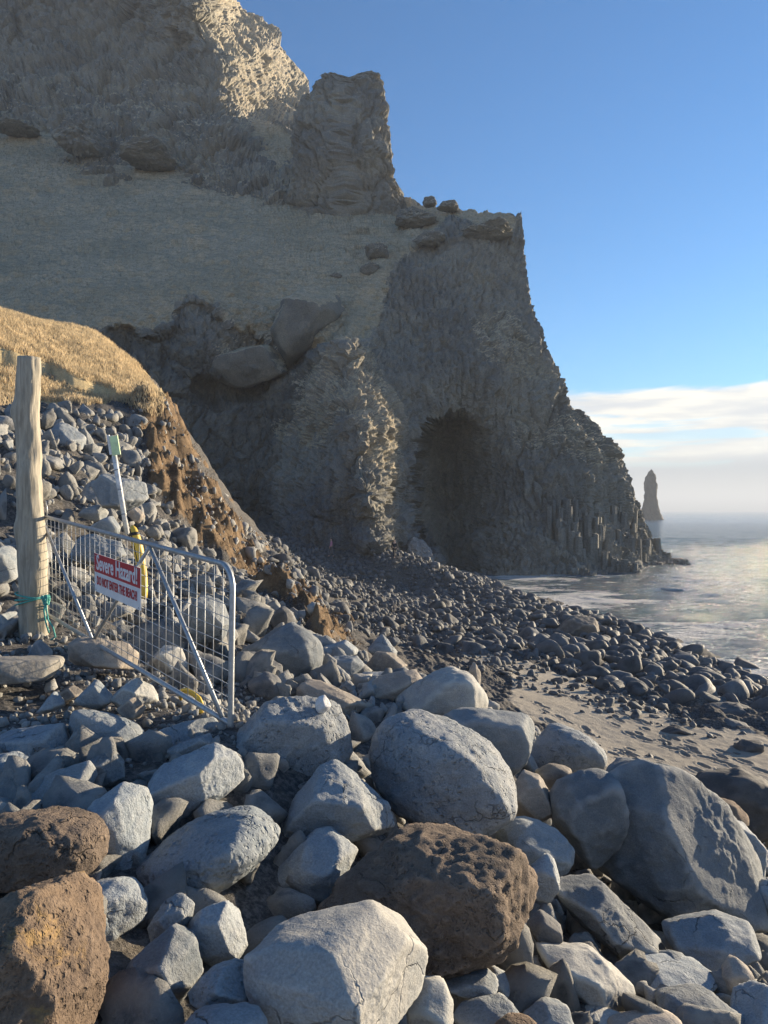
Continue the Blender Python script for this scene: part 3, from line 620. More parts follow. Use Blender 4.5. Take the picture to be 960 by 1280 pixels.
def rock_noise(v, W, seed, amp, fine):
    s = v / W + seed * 3.7
    ws = s + .12 * np.stack([fbm(s * 2 + 11 * k, 2) for k in range(3)], 1)
    e1, e2, ev = worley(ws * np.array([2.2, 2.2, 3.0]), seed % 50)
    return W * (amp * (fbm(s * 1.7, 3) * .55 + .30 * ridged(ws * 2.3 + 5, 4, .55) + .30 * (ev - .5) * sstep(e2 - e1, .0, .12)) + fine * (fbm(s * 9, 4, .65) + .7 * np.clip(ridged(ws * 5 + 2, 4), -1, .6)))
def boulder(out, d, front=(), depth=.8, p=12, amp=.05, fine=.012, sub=5, seed=0, ring=.78, rd=.34, chips=None, turn=.12):
    r = np.random.default_rng(seed + 100); out = np.asarray(out, float); c2 = (out.min(0) + out.max(0)) / 2
    out = c2 + (out - c2) * 1.05; o = np.c_[(out[:, 0] - c2[0]) / F * d, np.zeros(len(out)), -(out[:, 1] - c2[1]) / F * d]
    ext = o.max(0) - o.min(0); W = (ext[0] + ext[2]) / 2
    o[:, 1] = W * np.clip(turn * np.clip(o[:, 0] / (ext[0] / 2), -.3, 1) + .10 * np.clip(o[:, 2] / (ext[2] / 2), 0, 1), 0, 1); pts = [o]
    kk = r.permutation(len(o))[:5 if p > 40 else 8]
    k = o[kk] * np.minimum(ring * r.uniform(.75, 1.25, len(kk)), .97)[:, None]; k[:, 0] -= turn * .25 * ext[0] * .5; k[:, 1] = -W * depth * rd * (1 + .35 * r.normal(size=len(kk))); pts.append(k)
    k = o * .7; k[:, 1] = .8 * o[:, 1] + W * depth * .42 * (1 + .3 * r.normal(size=len(o))); pts.append(k)
    if len(front): pts.append(np.array([((a - c2[0]) / F * d, -b * W, -(e - c2[1]) / F * d) for a, e, b in front]))
    pts = np.concatenate(pts); pts[:, 1] -= .02 * W
    pl = hull_planes(pts); nch = 2 if len(front) and chips is None else (5 if p > 40 else 4 if p > 12 else 3) if chips is None else chips
    ch = r.normal(size=(nch, 3)); ch[:, 1] = -np.abs(ch[:, 1]) * .8; ch /= np.linalg.norm(ch, axis=1)[:, None] + 1e-9
    if nch: pl = np.concatenate([pl, np.c_[ch, (pts @ ch.T).max(0) * r.uniform(.66, .9, nch)]])
    dirs, faces = ico(sub); v = dirs * soft_shape(pl, dirs, p)[:, None]
    n = v / np.linalg.norm(v, axis=1)[:, None]; v = v + n * rock_noise(v, W, seed, amp, fine)[:, None]
    # fit the size to the outline traced from the photograph
    ctr = P(c2[0], c2[1], d); span = out.max(0) - out.min(0)
    for _ in range(5):
        qq = project(ctr + v); mn, mx = qq.min(0), qq.max(0); k = span / (mx - mn); off2 = c2 - (mn + mx) / 2
        v[:, 0] = v[:, 0] * k[0] + off2[0] / F * d; v[:, 2] = v[:, 2] * k[1] - off2[1] / F * d
    ctr = P(c2[0], c2[1], d); base = np.array([ctr[0], ctr[1], ctr[2] + v[:, 2].min()])
    return v - np.array([0, 0, v[:, 2].min()]), faces, base, W
def add_boulder(name, label, cat, mat, group=None, **kw):
    v, f, base, W = boulder(**kw); return tag(link(name, mesh_np(name, v, f), M[mat], loc=base), label, cat, group)

AN, MD, RD = dict(p=130, amp=.035), dict(p=55, amp=.045), dict(p=14, amp=.06)
FG = 'boulders of the foreground rock pile'
B = [
 # label, material, outline, depth, style, front points, sub
 ('dark pitted lava boulder with sunlit right half at left edge of the pile', 'scoria', [(-30,1015),(0,1010),(50,1013),(95,1020),(125,1040),(133,1062),(125,1085),(105,1105),(70,1115),(30,1105),(-20,1100)], 3.3, RD, (), 6),
 ('large brown boulder with orange lichen in the bottom left corner', 'lichen', [(-60,1110),(0,1096),(18,1098),(50,1115),(85,1150),(110,1190),(130,1230),(133,1285),(120,1340),(0,1360),(-60,1330)], 2.45, dict(p=40, amp=.055, fine=.02, chips=0), [(30,1190,.3),(70,1290,.25)], 6),
 ('upright grey boulder with rounded top, behind the dark pitted lava boulder', 'basalt', [(100,1010),(130,988),(155,980),(175,990),(188,1020),(190,1062),(180,1088),(150,1100),(112,1098)], 3.75, MD, [(155,1000,.2),(150,1060,.42)], 5),
 ('flat-faced pale boulder tilted towards the camera with a sunlit lower right edge', 'basalt', [(187,970),(200,955),(265,931),(290,945),(300,960),(303,975),(285,1000),(245,1030),(215,1040),(200,1035),(190,1010)], 4.4, AN, [(205,962,.16),(262,940,.08),(285,965,.26),(215,1022,.34),(240,1010,.32)], 6),
 ('big smooth blue-grey boulder dotted with round gas holes', 'basalt_vug', [(163,1105),(195,1065),(225,1045),(270,1020),(315,1010),(335,1025),(346,1055),(335,1075),(305,1095),(290,1120),(262,1135),(225,1130),(190,1128)], 3.75, dict(p=8, amp=.04), (), 6),
 ('long low grey boulder with a lit triangular patch on its right end', 'basalt', [(28,1005),(40,980),(70,962),(105,952),(120,975),(115,1000),(85,1012),(45,1012)], 4.3, AN, [(50,985,.25),(100,990,.3)], 5),
 ('dark wedge boulder with a bright right-hand edge, left of the tilted flat-faced boulder', 'basalt', [(95,960),(135,938),(152,955),(155,975),(140,990),(115,985)], 4.5, AN, (), 5),
 ('broad grey boulder near the left edge, below the concrete slab', 'basalt', [(-15,915),(30,910),(75,905),(86,935),(85,955),(50,962),(-10,960)], 5.1, MD, (), 5),
 ('grey boulder cut by the left edge above the dark pitted lava boulder', 'basalt', [(-25,945),(20,940),(40,955),(45,970),(30,990),(0,995),(-25,990)], 4.6, MD, (), 5),
 ('smooth bun-shaped boulder with a sunlit nose pointing right, below the gate', 'basalt', [(87,900),(105,888),(140,902),(165,910),(180,925),(175,940),(150,947),(115,945),(95,925)], 5.3, dict(p=9, amp=.05), (), 5),
 ('long flat grey boulder right under the low end of the gate', 'basalt', [(178,925),(195,910),(235,900),(260,897),(272,915),(265,930),(230,940),(190,945)], 5.25, MD, [(200,915,.1),(250,925,.4)], 5),
 ('narrow grey slab of rock resting just above the tilted flat-faced boulder', 'basalt', [(208,942),(225,930),(260,917),(267,928),(238,945),(215,952)], 4.85, AN, (), 5),
 ('dark shaded boulder behind the orange lichen boulder', 'basalt', [(68,1140),(90,1110),(140,1098),(165,1110),(182,1135),(175,1160),(150,1185),(110,1190),(80,1175)], 3.2, MD, [(130,1115,.2),(140,1160,.4)], 5),
 ('small pointed dark boulder under the smooth blue-grey boulder with gas holes', 'basalt', [(185,1160),(200,1130),(225,1118),(242,1135),(240,1155),(215,1185),(188,1185)], 3.1, AN, [(222,1125,.2),(215,1150,.4)], 5),
 ('blocky dark boulder left of the pale flat-topped block', 'basalt', [(233,1150),(250,1135),(280,1128),(300,1160),(308,1190),(295,1210),(260,1208),(238,1180)], 3.1, AN, [(280,1140,.25),(290,1180,.35)], 5),
 ('dark angular boulder with a thin bright sunlit crest on its right side', 'basalt', [(150,1210),(185,1175),(218,1157),(242,1175),(252,1210),(240,1240),(215,1275),(180,1270),(155,1240)], 2.85, AN, [(218,1165,.3),(232,1200,.42),(235,1222,.36)], 5),
 ('low pitted boulder left of the base of the pale flat-topped block', 'basalt_vug', [(235,1240),(255,1210),(285,1200),(310,1215),(318,1235),(300,1260),(255,1268)], 2.75, MD, (), 5),
 ('rounded boulder top at the bottom edge left of the pale flat-topped block', 'basalt', [(220,1290),(245,1262),(280,1255),(320,1262),(332,1290),(320,1330),(230,1330)], 2.5, RD, (), 5),
 ('big pale flat-topped block with one sunlit slanting face at the bottom edge', 'basalt_light', [(309,1180),(318,1165),(350,1140),(418,1132),(465,1145),(480,1170),(500,1215),(527,1270),(530,1300),(510,1340),(330,1340),(318,1250)], 2.75, dict(p=40, amp=.025, ring=.5, rd=.1, fine=.008, chips=0, turn=.5), [(418,1136,.05),(430,1180,.22),(440,1250,.30),(450,1335,.34),(330,1190,.12),(325,1330,.18)], 6),
 ('massive rough brown lava boulder in the middle of the pile', 'scoria', [(392,1130),(420,1085),(470,1045),(495,1033),(560,1038),(600,1050),(640,1068),(660,1095),(667,1130),(660,1180),(620,1215),(560,1225),(500,1215),(440,1180)], 3.75, dict(p=60, amp=.07, fine=.022, chips=4), [(500,1060,.15),(620,1100,.25)], 6),
 ('pale blue faceted boulder at the upper left of the massive brown lava boulder', 'basalt', [(328,1130),(345,1085),(395,1035),(420,1045),(445,1065),(430,1100),(400,1130),(365,1140)], 4.1, AN, [(398,1045,.25),(420,1065,.25),(360,1085,.25)], 5),
 ('tall peaked grey boulder like a small pyramid in the middle of the pile', 'basalt', [(346,1065),(370,1020),(410,957),(425,952),(460,985),(490,1020),(490,1050),(440,1065),(400,1060),(360,1072)], 4.6, dict(p=34, amp=.045), [(415,965,.12),(400,1020,.35),(450,1030,.3)], 6),
 ('big rounded speckled boulder at the free end of the gate', 'basalt_pit', [(285,930),(300,900),(330,878),(370,872),(405,882),(425,905),(438,940),(425,965),(390,985),(340,982),(300,968)], 5.3, dict(p=22, amp=.055), [(330,890,.2),(400,900,.2)], 6),
 ('largest egg-shaped speckled boulder in the centre with sunlit right flank', 'basalt_pit', [(465,930),(475,900),(500,890),(540,893),(580,915),(615,930),(637,960),(643,1000),(640,1030),(620,1050),(580,1055),(530,1040),(490,1015),(467,975)], 5.45, dict(p=14, amp=.035, chips=0), [(500,905,.2),(560,930,.38),(600,1010,.42)], 6),
 ('pale humped boulder standing on the crest of the pile against the sand', 'basalt_light', [(497,880),(525,855),(565,834),(585,845),(608,885),(598,902),(560,902),(520,897)], 8.3, dict(p=18, amp=.04), [(565,842,.1),(560,880,.4)], 5),
 ('upright split slab with a sunlit right edge, right of the egg-shaped boulder', 'basalt', [(555,892),(600,886),(650,892),(666,900),(665,930),(650,965),(638,972),(590,950)], 7.2, dict(p=36, amp=.03), [(600,892,.22),(650,898,.28),(640,960,.32),(585,930,.2)], 5),
 ('rounded brownish boulder on the crest left of the pale humped boulder', 'brown', [(447,868),(475,845),(515,838),(530,850),(520,875),(500,892),(465,897),(450,882)], 8.6, MD, (), 5),
 ('flat tan slab lying on the crest behind the big speckled boulder at the gate', 'brown', [(372,860),(380,850),(420,860),(450,878),(465,893),(440,897),(400,892),(378,878)], 7.8, AN, (), 5),
 ('brown wedge boulder with a lit right face, right of the egg-shaped boulder', 'brown', [(640,988),(655,963),(680,973),(692,990),(688,1018),(660,1028),(645,1020)], 6.3, AN, [(662,975,.2),(668,1015,.4)], 5),
 ('small rounded brown boulder above the brown wedge boulder', 'brown', [(670,968),(690,955),(710,963),(714,977),(690,990)], 7.2, RD, (), 4),
 ('rounded dark boulder on the crest beside the sand, left of the giant ridged boulder', 'basalt_pit', [(662,958),(665,920),(680,905),(720,910),(745,930),(757,957),(735,972),(700,968)], 8.6, dict(p=10, amp=.05), (), 5),
 ('giant ridged boulder with a sunlit slope running down to the right', 'basalt', [(745,985),(765,958),(790,952),(830,980),(870,1010),(900,1050),(935,1090),(960,1128),(955,1150),(920,1162),(860,1152),(800,1132),(755,1085),(740,1030)], 6.3, dict(p=40, amp=.05, ring=.5, rd=.1, chips=0, turn=.5), [(765,975,.06),(775,1005,.20),(805,1050,.28),(850,1095,.28),(905,1138,.18),(800,1115,.30)], 6),
 ('left shoulder block leaning on the giant ridged boulder', 'basalt', [(688,990),(700,972),(740,963),(775,970),(785,1010),(775,1060),(750,1085),(715,1055),(692,1030)], 6.2, dict(p=20, amp=.05), [(730,975,.15),(740,1020,.35)], 5),
 ('shaded rounded boulder below the brown wedge boulder', 'basalt', [(622,1050),(645,1030),(665,1022),(700,1040),(717,1070),(712,1098),(690,1100),(650,1080)], 5.5, RD, [(668,1035,.35)], 5),
 ('small pale angular boulder at the right shoulder of the massive brown lava boulder', 'basalt', [(660,1088),(685,1068),(697,1080),(700,1102),(680,1128),(662,1118)], 4.8, AN, (), 4),
 ('smooth kite-shaped boulder leaning under the giant ridged boulder', 'basalt', [(697,1102),(720,1100),(765,1095),(790,1125),(810,1160),(824,1185),(800,1195),(770,1190),(740,1168),(715,1142)], 4.9, AN, [(705,1108,.1),(762,1105,.12),(800,1170,.32),(750,1150,.40)], 5),
 ('pale long boulder pointing down to the right, below the kite-shaped boulder', 'basalt_light', [(672,1178),(700,1178),(735,1188),(755,1230),(785,1240),(792,1260),(770,1272),(725,1258),(695,1228)], 4.1, AN, [(690,1185,.15),(735,1195,.3),(740,1245,.35)], 5),
 ('broad grey boulder near the right edge below the giant ridged boulder', 'basalt', [(830,1172),(855,1145),(895,1140),(930,1155),(950,1180),(945,1208),(910,1218),(860,1208)], 5.2, MD, (), 5),
 ('small brownish upright stone near the lower right edge', 'brown', [(900,1238),(905,1205),(925,1195),(942,1210),(945,1232),(920,1252)], 4.5, MD, (), 4),
 ('low grey boulder with a small sunlit left corner, lower right', 'basalt', [(790,1207),(805,1193),(850,1208),(890,1225),(900,1247),(870,1250),(830,1258),(800,1243)], 4.5, AN, [(815,1200,.1),(830,1230,.35)], 5),
 ('rounded grey boulder at the bottom edge, lower right', 'basalt', [(822,1258),(840,1232),(880,1240),(910,1260),(932,1288),(920,1315),(850,1315),(825,1285)], 4.0, MD, (), 5),
 ('grey block filling the bottom right corner', 'basalt', [(910,1268),(935,1240),(975,1228),(1000,1270),(970,1315),(920,1305)], 4.1, AN, (), 5),
 ('small pale rock at the bottom edge left of the tan one', 'basalt_light', [(720,1285),(735,1258),(770,1260),(797,1275),(792,1315),(728,1315)], 3.8, MD, (), 4),
 ('tan rounded rock half cut by the bottom edge, lower right', 'brown', [(762,1280),(800,1265),(832,1262),(858,1280),(852,1315),(768,1315)], 3.7, RD, (), 4),
 ('upright grey boulder behind the right end of the giant ridged boulder', 'basalt', [(878,1022),(905,1018),(930,1033),(950,1063),(958,1097),(940,1108),(915,1085),(885,1048)], 7.4, MD, [(925,1040,.3)], 5),
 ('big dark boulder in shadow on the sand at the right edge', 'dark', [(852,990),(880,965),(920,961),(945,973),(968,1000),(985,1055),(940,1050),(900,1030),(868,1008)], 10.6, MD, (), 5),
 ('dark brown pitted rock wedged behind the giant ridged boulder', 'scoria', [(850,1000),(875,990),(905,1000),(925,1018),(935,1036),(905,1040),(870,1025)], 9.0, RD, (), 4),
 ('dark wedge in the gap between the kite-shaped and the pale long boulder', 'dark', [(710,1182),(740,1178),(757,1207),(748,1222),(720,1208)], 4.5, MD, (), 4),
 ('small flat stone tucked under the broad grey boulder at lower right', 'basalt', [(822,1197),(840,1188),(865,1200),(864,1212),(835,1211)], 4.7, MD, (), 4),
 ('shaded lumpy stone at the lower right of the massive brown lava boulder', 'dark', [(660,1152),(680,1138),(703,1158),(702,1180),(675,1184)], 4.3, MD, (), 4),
 ('small dark stone beneath the massive brown lava boulder on its right', 'basalt', [(598,1228),(620,1208),(642,1225),(642,1250),(608,1255)], 3.7, MD, (), 4),
 ('narrow light-topped stone right of the pale flat-topped block', 'basalt_light', [(507,1237),(530,1222),(555,1225),(566,1250),(562,1285),(535,1305),(515,1292)], 3.1, AN, (), 4),
 ('dark flat stone beneath the massive brown lava boulder', 'basalt', [(552,1232),(580,1214),(610,1212),(622,1232),(610,1250),(575,1250)], 3.5, AN, (), 4),
 ('grey stone at the bottom edge below the massive brown lava boulder', 'basalt', [(568,1262),(600,1243),(640,1250),(652,1277),(620,1300),(575,1295)], 3.3, AN, (), 4),
 ('small brown scoria rock cut by the bottom edge', 'lichen', [(615,1290),(640,1268),(667,1275),(674,1300),(630,1315)], 3.1, RD, (), 4),
 ('grey rock at the bottom edge right of the small brown scoria rock', 'basalt', [(652,1264),(680,1248),(712,1262),(718,1295),(660,1305)], 3.5, MD, (), 4),
 ('rounded rock at the right edge under the end of the giant ridged boulder', 'basalt', [(945,1112),(960,1100),(985,1110),(985,1145),(955,1135)], 6.2, MD, (), 4),
 ('wide tawny boulder just behind the gate near the wooden post', 'brown', [(86,803),(100,797),(150,803),(172,818),(168,834),(120,836),(90,828)], 7.1, MD, (), 5),
 ('small stone at the foot of the wooden post', 'basalt', [(33,822),(50,800),(65,815),(63,828)], 7.4, AN, (), 4),
 ('pointed dark stone in front of the gate', 'basalt', [(93,880),(120,850),(142,875),(126,888)], 5.9, AN, (), 4),
 ('faceted stone with a bright right face in front of the gate', 'basalt_light', [(138,872),(165,848),(190,862),(197,876),(175,884),(150,886)], 6.0, AN, [(165,853,.15),(172,880,.4)], 5),
 ('rounded sunlit stone in front of the gate', 'brown', [(146,888),(165,872),(182,885),(174,898),(152,899)], 5.6, MD, (), 4),
 ('small triangular stone on the gravel below the concrete slab', 'basalt', [(47,888),(65,865),(80,880),(62,892)], 5.8, AN, (), 4),
 ('low stone with a tan top beside the concrete slab', 'brown', [(74,867),(90,857),(105,868),(86,878)], 6.2, AN, (), 4),
 ('pale boulder seen through the lower right of the gate mesh', 'basalt_light', [(183,832),(205,807),(225,811),(234,836),(210,848)], 7.7, AN, [(220,815,.2)], 5),
 ('grey boulder at the left edge behind the wooden post', 'basalt', [(-15,703),(10,683),(25,695),(26,722),(-10,732)], 9.2, MD, (), 4),
 ('dark blue-grey boulder at the left edge beside the foot of the post', 'basalt', [(-15,778),(15,765),(27,785),(17,803),(-10,803)], 8.2, MD, (), 4),
 ('long grey boulder seen through the top of the gate mesh near the post', 'basalt', [(88,686),(110,668),(150,678),(157,695),(130,706),(95,702)], 11.0, AN, (), 5),
 ('dark boulder seen through the gate mesh beside its free end', 'basalt', [(228,765),(250,745),(277,755),(287,780),(277,803),(240,803)], 8.6, MD, (), 5),
 ('big two-lobed grey boulder right of the gate', 'basalt', [(304,812),(345,785),(370,779),(395,798),(402,825),(392,850),(365,847),(338,830),(314,820)], 9.1, dict(p=14, amp=.04), [(385,800,.3),(350,800,.25)], 5),
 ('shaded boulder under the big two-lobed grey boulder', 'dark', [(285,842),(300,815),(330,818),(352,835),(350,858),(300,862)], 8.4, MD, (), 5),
 ('jagged grey boulder right of the big two-lobed grey boulder', 'basalt', [(395,838),(420,820),(446,820),(454,833),(440,848),(420,856),(400,848)], 9.8, AN, [(430,825,.2)], 5),
 ('square grey rock behind the jagged grey boulder', 'basalt', [(403,808),(430,800),(447,815),(420,824)], 10.9, AN, (), 4),
 ('tan wedge boulder with a smooth slanting top near the crest', 'brown', [(453,838),(470,815),(490,817),(508,836),(502,845),(470,843)], 10.9, AN, (), 5),
 ('shaded grey boulder below the tan wedge boulder', 'basalt', [(438,853),(455,840),(482,841),(492,850),(452,865)], 9.3, MD, (), 4),
 ('pointed dark rock at the top of the pile beside the cobbles', 'basalt', [(460,813),(478,793),(496,815),(491,825)], 12.5, AN, (), 4),
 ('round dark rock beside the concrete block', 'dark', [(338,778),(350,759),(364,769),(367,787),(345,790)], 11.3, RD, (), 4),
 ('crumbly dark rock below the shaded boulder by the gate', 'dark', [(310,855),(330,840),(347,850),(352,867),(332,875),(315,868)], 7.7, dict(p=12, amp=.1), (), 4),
 ('upright dark rock standing in the sand behind the pale humped boulder', 'brown', [(584,843),(592,828),(601,843),(600,862),(588,863)], 10.4, MD, (), 4),
 ('small white-topped stone on the big speckled boulder by the gate', 'white_stone', [(394,880),(398,872),(406,869),(413,881),(407,892),(398,890)], 5.2, RD, (), 4),
 ('large two-toned boulder high on the rubble slope right of the post', 'basalt', [(54,547),(70,529),(90,533),(107,547),(102,562),(80,568),(58,562)], 16.0, AN, [(88,538,.3),(92,562,.4)], 5),
 ('big grey boulder with a bright right end on the slope below the marker pole', 'basalt', [(115,607),(130,593),(150,602),(180,604),(184,622),(167,638),(130,634)], 12.3, AN, [(165,612,.35),(160,632,.4)], 5),
 ('round tan stone beside the foot of the marker pole', 'brown', [(158,642),(170,634),(181,645),(173,654)], 11.8, RD, (), 4),
 ('flat-topped grey rock left of the foot of the marker pole', 'basalt', [(98,642),(120,631),(135,640),(127,652)], 12.4, AN, (), 4),
 ('block with a sunlit corner just above the gate top rail', 'basalt', [(113,662),(140,645),(150,660),(147,670)], 11.4, AN, (), 4),
]
M['white_stone'] = rock_mat('white_stone', (.6, .6, .6), (.7, .7, .69), (.75, .74, .72), var=.05)
for k, (lab, mat, out, d, sty, fr, sub) in enumerate(B):
    add_boulder('boulder', lab, 'boulder', mat, FG, out=out, d=d, front=fr, sub=sub, seed=k, **sty)
BB = [
 ('big brown-topped boulder among the wet cobbles near the water', 'brown', [(695,792),(715,770),(740,772),(751,788),(746,805),(710,806)], 37, MD),
 ('broad black boulder at the right edge where sand meets the cobbles', 'dark', [(878,898),(890,880),(920,878),(947,890),(964,905),(958,920),(900,918)], 20.5, MD),
 ('black boulder half sunk in sand in front of the broad black one', 'dark', [(896,907),(910,898),(933,903),(938,918),(905,920)], 18.6, MD),
 ('low pointed black rock lying out on the footprinted sand', 'dark', [(820,917),(848,905),(866,918),(830,923)], 17.4, AN),
 ('small flat-topped black rock on the sand near the right edge', 'dark', [(916,938),(930,925),(949,927),(955,941),(920,943)], 16.4, AN),
 ('dark rock washed by foam at the right edge of the shore', 'dark', [(917,832),(925,821),(950,832),(946,840)], 32, AN),
]
for k, (lab, mat, out, d, sty) in enumerate(BB):
    add_boulder('boulder', lab, 'boulder', mat, 'large rocks on the beach', out=out, d=d, sub=5 if k < 2 else 4, seed=200 + k, **sty)
# outcrops and loose blocks on the cliff
OC = [
 ('slanting grass-capped block sticking out of the hillside above the dark cleft', 'outcrop_grass', [(340,440),(345,412),(362,378),(382,366),(402,358),(420,364),(421,384),(430,396),(400,424),(365,452),(350,455)], 82.5, dict(p=16, amp=.09, fine=.02, depth=.7)),
 ('broad grass-capped ledge of rock bulging out left of the slanting block', 'outcrop_grass', [(262,470),(275,446),(310,434),(345,432),(358,450),(356,464),(320,480),(285,484)], 80.5, dict(p=12, amp=.10, fine=.02, depth=.7)),
 ('dark mossy lump of rock at the foot of the upper cliff', 'outcrop', [(66,185),(75,155),(100,142),(122,150),(136,175),(130,198),(100,202)], 121, dict(p=10, amp=.11, fine=.03)),
 ('jagged dark rock right of the mossy lump under the upper cliff', 'outcrop', [(150,205),(165,178),(195,170),(220,195),(212,212),(185,220)], 119, dict(p=14, amp=.12, fine=.03)),
 ('dark outcrop at the left edge below the upper cliff', 'outcrop', [(-10,165),(10,148),(40,152),(55,168),(30,175)], 126, dict(p=12, amp=.12, fine=.03)),
 ('upper loose block on the grass above the headland wall', 'outcrop', [(456,316),(466,304),(486,310),(484,322),(462,326)], 93.5, dict(p=10, amp=.09)),
 ('lower loose block on the grass above the headland wall', 'outcrop', [(450,340),(458,328),(474,328),(476,338),(460,347)], 90.5, dict(p=8, amp=.08)),
 ('small flat stone on the grassy slope left of the loose blocks', 'outcrop', [(412,346),(420,341),(430,345),(424,350)], 90.5, dict(p=8, amp=.06)),
 ('large dark outcrop at the foot of the rock tower', 'outcrop', [(494,282),(505,262),(525,258),(545,266),(542,284),(520,290)], 101, dict(p=10, amp=.1, fine=.02)),
 ('squat outcrop on the brow of the headland wall', 'outcrop', [(516,302),(525,290),(545,288),(556,300),(545,308),(525,309)], 94.5, dict(p=10, amp=.09)),
 ('round boulder on the skyline of the headland', 'outcrop', [(546,262),(552,252),(566,250),(573,256),(572,264),(556,266)], 103, dict(p=9, amp=.08)),
 ('small rock on the skyline nearest the rock tower', 'outcrop', [(528,252),(534,245),(543,248),(546,258),(532,260)], 104, dict(p=9, amp=.08)),
 ('rugged dark outcrop under the skyline edge of the headland', 'outcrop', [(578,296),(595,276),(625,272),(640,282),(622,300),(596,306)], 95.5, dict(p=12, amp=.13, fine=.02)),
 ('smooth pale rock at the mouth of the sea cave', 'basalt_far', [(505,708),(508,688),(520,672),(534,678),(542,692),(541,714),(520,716)], 70.5, dict(p=16, amp=.05)),
]
M['basalt_far'] = rock_mat('pale_shore_rock', (.20, .205, .205), (.25, .25, .245), (.28, .275, .265), size=8, var=.05)
for k, (lab, mat, out, d, sty) in enumerate(OC):
    slab_ = k < 2; sty = dict(sty, p=70, chips=3 if slab_ else 9, fine=.016 if slab_ else .05, amp=.07 if slab_ else .15); o = add_boulder('rock_outcrop', lab, 'rock outcrop', 'cliff' if mat != 'basalt_far' else mat, 'rock outcrops on the cliff and hillside', out=out, d=d, sub=5, seed=300 + k, **sty)
    o.data.polygons.foreach_set('use_smooth', np.full(len(o.data.polygons), slab_))
    for nme, a in (('grass', 0), ('ledge', 1.0 if 'grass' in mat else .55), ('earth', .25), ('pale', 0)): attr(o.data, nme, np.full(len(o.data.vertices), a))

# ---------------------------------------------------------------- many stones: shared shapes, the largest as things, the rest one mass
def shape_lib(n, sub, p, amp, flat, seed, npl=13):
    lib = []
    for k in range(n):
        r = np.random.default_rng(seed + k); pts = r.normal(size=(npl, 3)); pts /= np.linalg.norm(pts, axis=1)[:, None]; pts *= (r.uniform(.8, 1.15, npl))[:, None]
        pts *= np.array([1.15 * r.uniform(.85, 1.25), r.uniform(.75, 1.05), flat * r.uniform(.8, 1.2)])
        pl = hull_planes(pts); pl = pl[pl[:, 3] > .12]
        dirs, f = ico(sub); v = dirs * np.minimum(soft_shape(pl, dirs, p), 1.6)[:, None]; v /= np.abs(v).max()
        n_ = v / np.linalg.norm(v, axis=1)[:, None]; v = v + n_ * (amp * fbm(v * 1.6 + seed + k * 5, 3))[:, None]; lib.append((v, f))
    return lib
def rotm(a, b, c): return np.array(Matrix.Rotation(c, 3, 'Z') @ Matrix.Rotation(b, 3, 'Y') @ Matrix.Rotation(a, 3, 'X'))
def scatter(items, lib_near, lib_far, mat, name, label, cat, group, stuff_name, n_ind=300, far_d=26, tilt=.35, smooth=True, size_far=None):
    """items: x, y, z, radius; the ones that show largest become objects, the rest one merged mesh"""
    it = np.asarray(items); px = it[:, 3] / np.maximum(np.hypot(it[:, 0], it[:, 1]), 1); q = project(it[:, :3])
    vis = (q[:, 0] > -10) & (q[:, 0] < 970) & (q[:, 1] > 380) & (q[:, 1] < 1290)
    order = np.argsort(-px * np.where(vis, 1, .01)); r = np.random.default_rng(77); ms = {}
    V, Fc, off = [], [], 0
    for j, i in enumerate(order):
        x_, y_, z_, s_ = it[i]; k = r.integers(len(lib_near)); a, b, c = r.normal() * tilt, r.normal() * tilt, r.uniform(0, 6.28)
        if j < n_ind:
            if k not in ms: ms[k] = mesh_np(name, *lib_near[k], smooth)
            o = link(name, ms[k], M[mat], loc=(x_, y_, z_)); o.rotation_euler = (a, b, c); o.scale = (s_, s_ * r.uniform(.85, 1.15), s_ * r.uniform(.8, 1.1))
            tag(o, label, cat, group)
        else:
            v_, f_ = (lib_near if (y_ < far_d and s_ / y_ > .008) else lib_far)[k]
            V.append((v_ * s_) @ rotm(a, b, c).T + np.array([x_, y_, z_])); Fc.append(f_ + off); off += len(v_)
    if V: tag(link(stuff_name, mesh_np(stuff_name, np.concatenate(V), np.concatenate(Fc), smooth), M[mat]), kind='stuff')
srng = np.random.default_rng(21)
mixlib = lambda sub: shape_lib(7, sub, 6, .07, .62, 500, 12) + shape_lib(8, sub, 22, .07, .72, 540, 13)
round_n, round_f = mixlib(3), mixlib(2)
# wet cobbles: a bank from the cave down along the water to the right edge
COB = [(330, 645), (360, 655), (410, 676), (480, 684), (545, 698), (600, 720), (640, 740), (700, 760), (760, 775), (820, 796), (870, 820), (910, 836), (965, 862), (1010, 880), (1010, 935), (960, 912), (890, 900), (840, 892), (790, 870), (740, 856), (690, 836), (640, 818), (590, 820), (520, 815), (470, 800), (420, 775), (380, 735), (340, 705)]
def pick(n, x0, x1, y0, y1, size, fn, seed, mind=.62, cell=.5):
    r = np.random.default_rng(seed); c = np.c_[r.uniform(x0, x1, n), r.uniform(y0, y1, n)]; z_ = ground(c[:, 0], c[:, 1]); ok = fn(project(np.c_[c, z_]), c, z_); c, z_ = c[ok], z_[ok]
    s_ = size(len(c), c, r); o = np.argsort(-s_); c, z_, s_ = c[o], z_[o], s_[o]; gridd = {}; out = []
    for (cx_, cy_), zz, ss in zip(c, z_, s_):
        gx, gy = int(cx_ // cell), int(cy_ // cell); bad = False
        for dx in (-2, -1, 0, 1, 2):
            for dy in (-2, -1, 0, 1, 2):
                for (ax, ay, as_) in gridd.get((gx + dx, gy + dy), ()):
                    if (ax - cx_) ** 2 + (ay - cy_) ** 2 < (mind * (as_ + ss)) ** 2: bad = True; break
                if bad: break
            if bad: break
        if bad: continue
        gridd.setdefault((gx, gy), []).append((cx_, cy_, ss)); out.append((cx_, cy_, zz, ss))
    return out
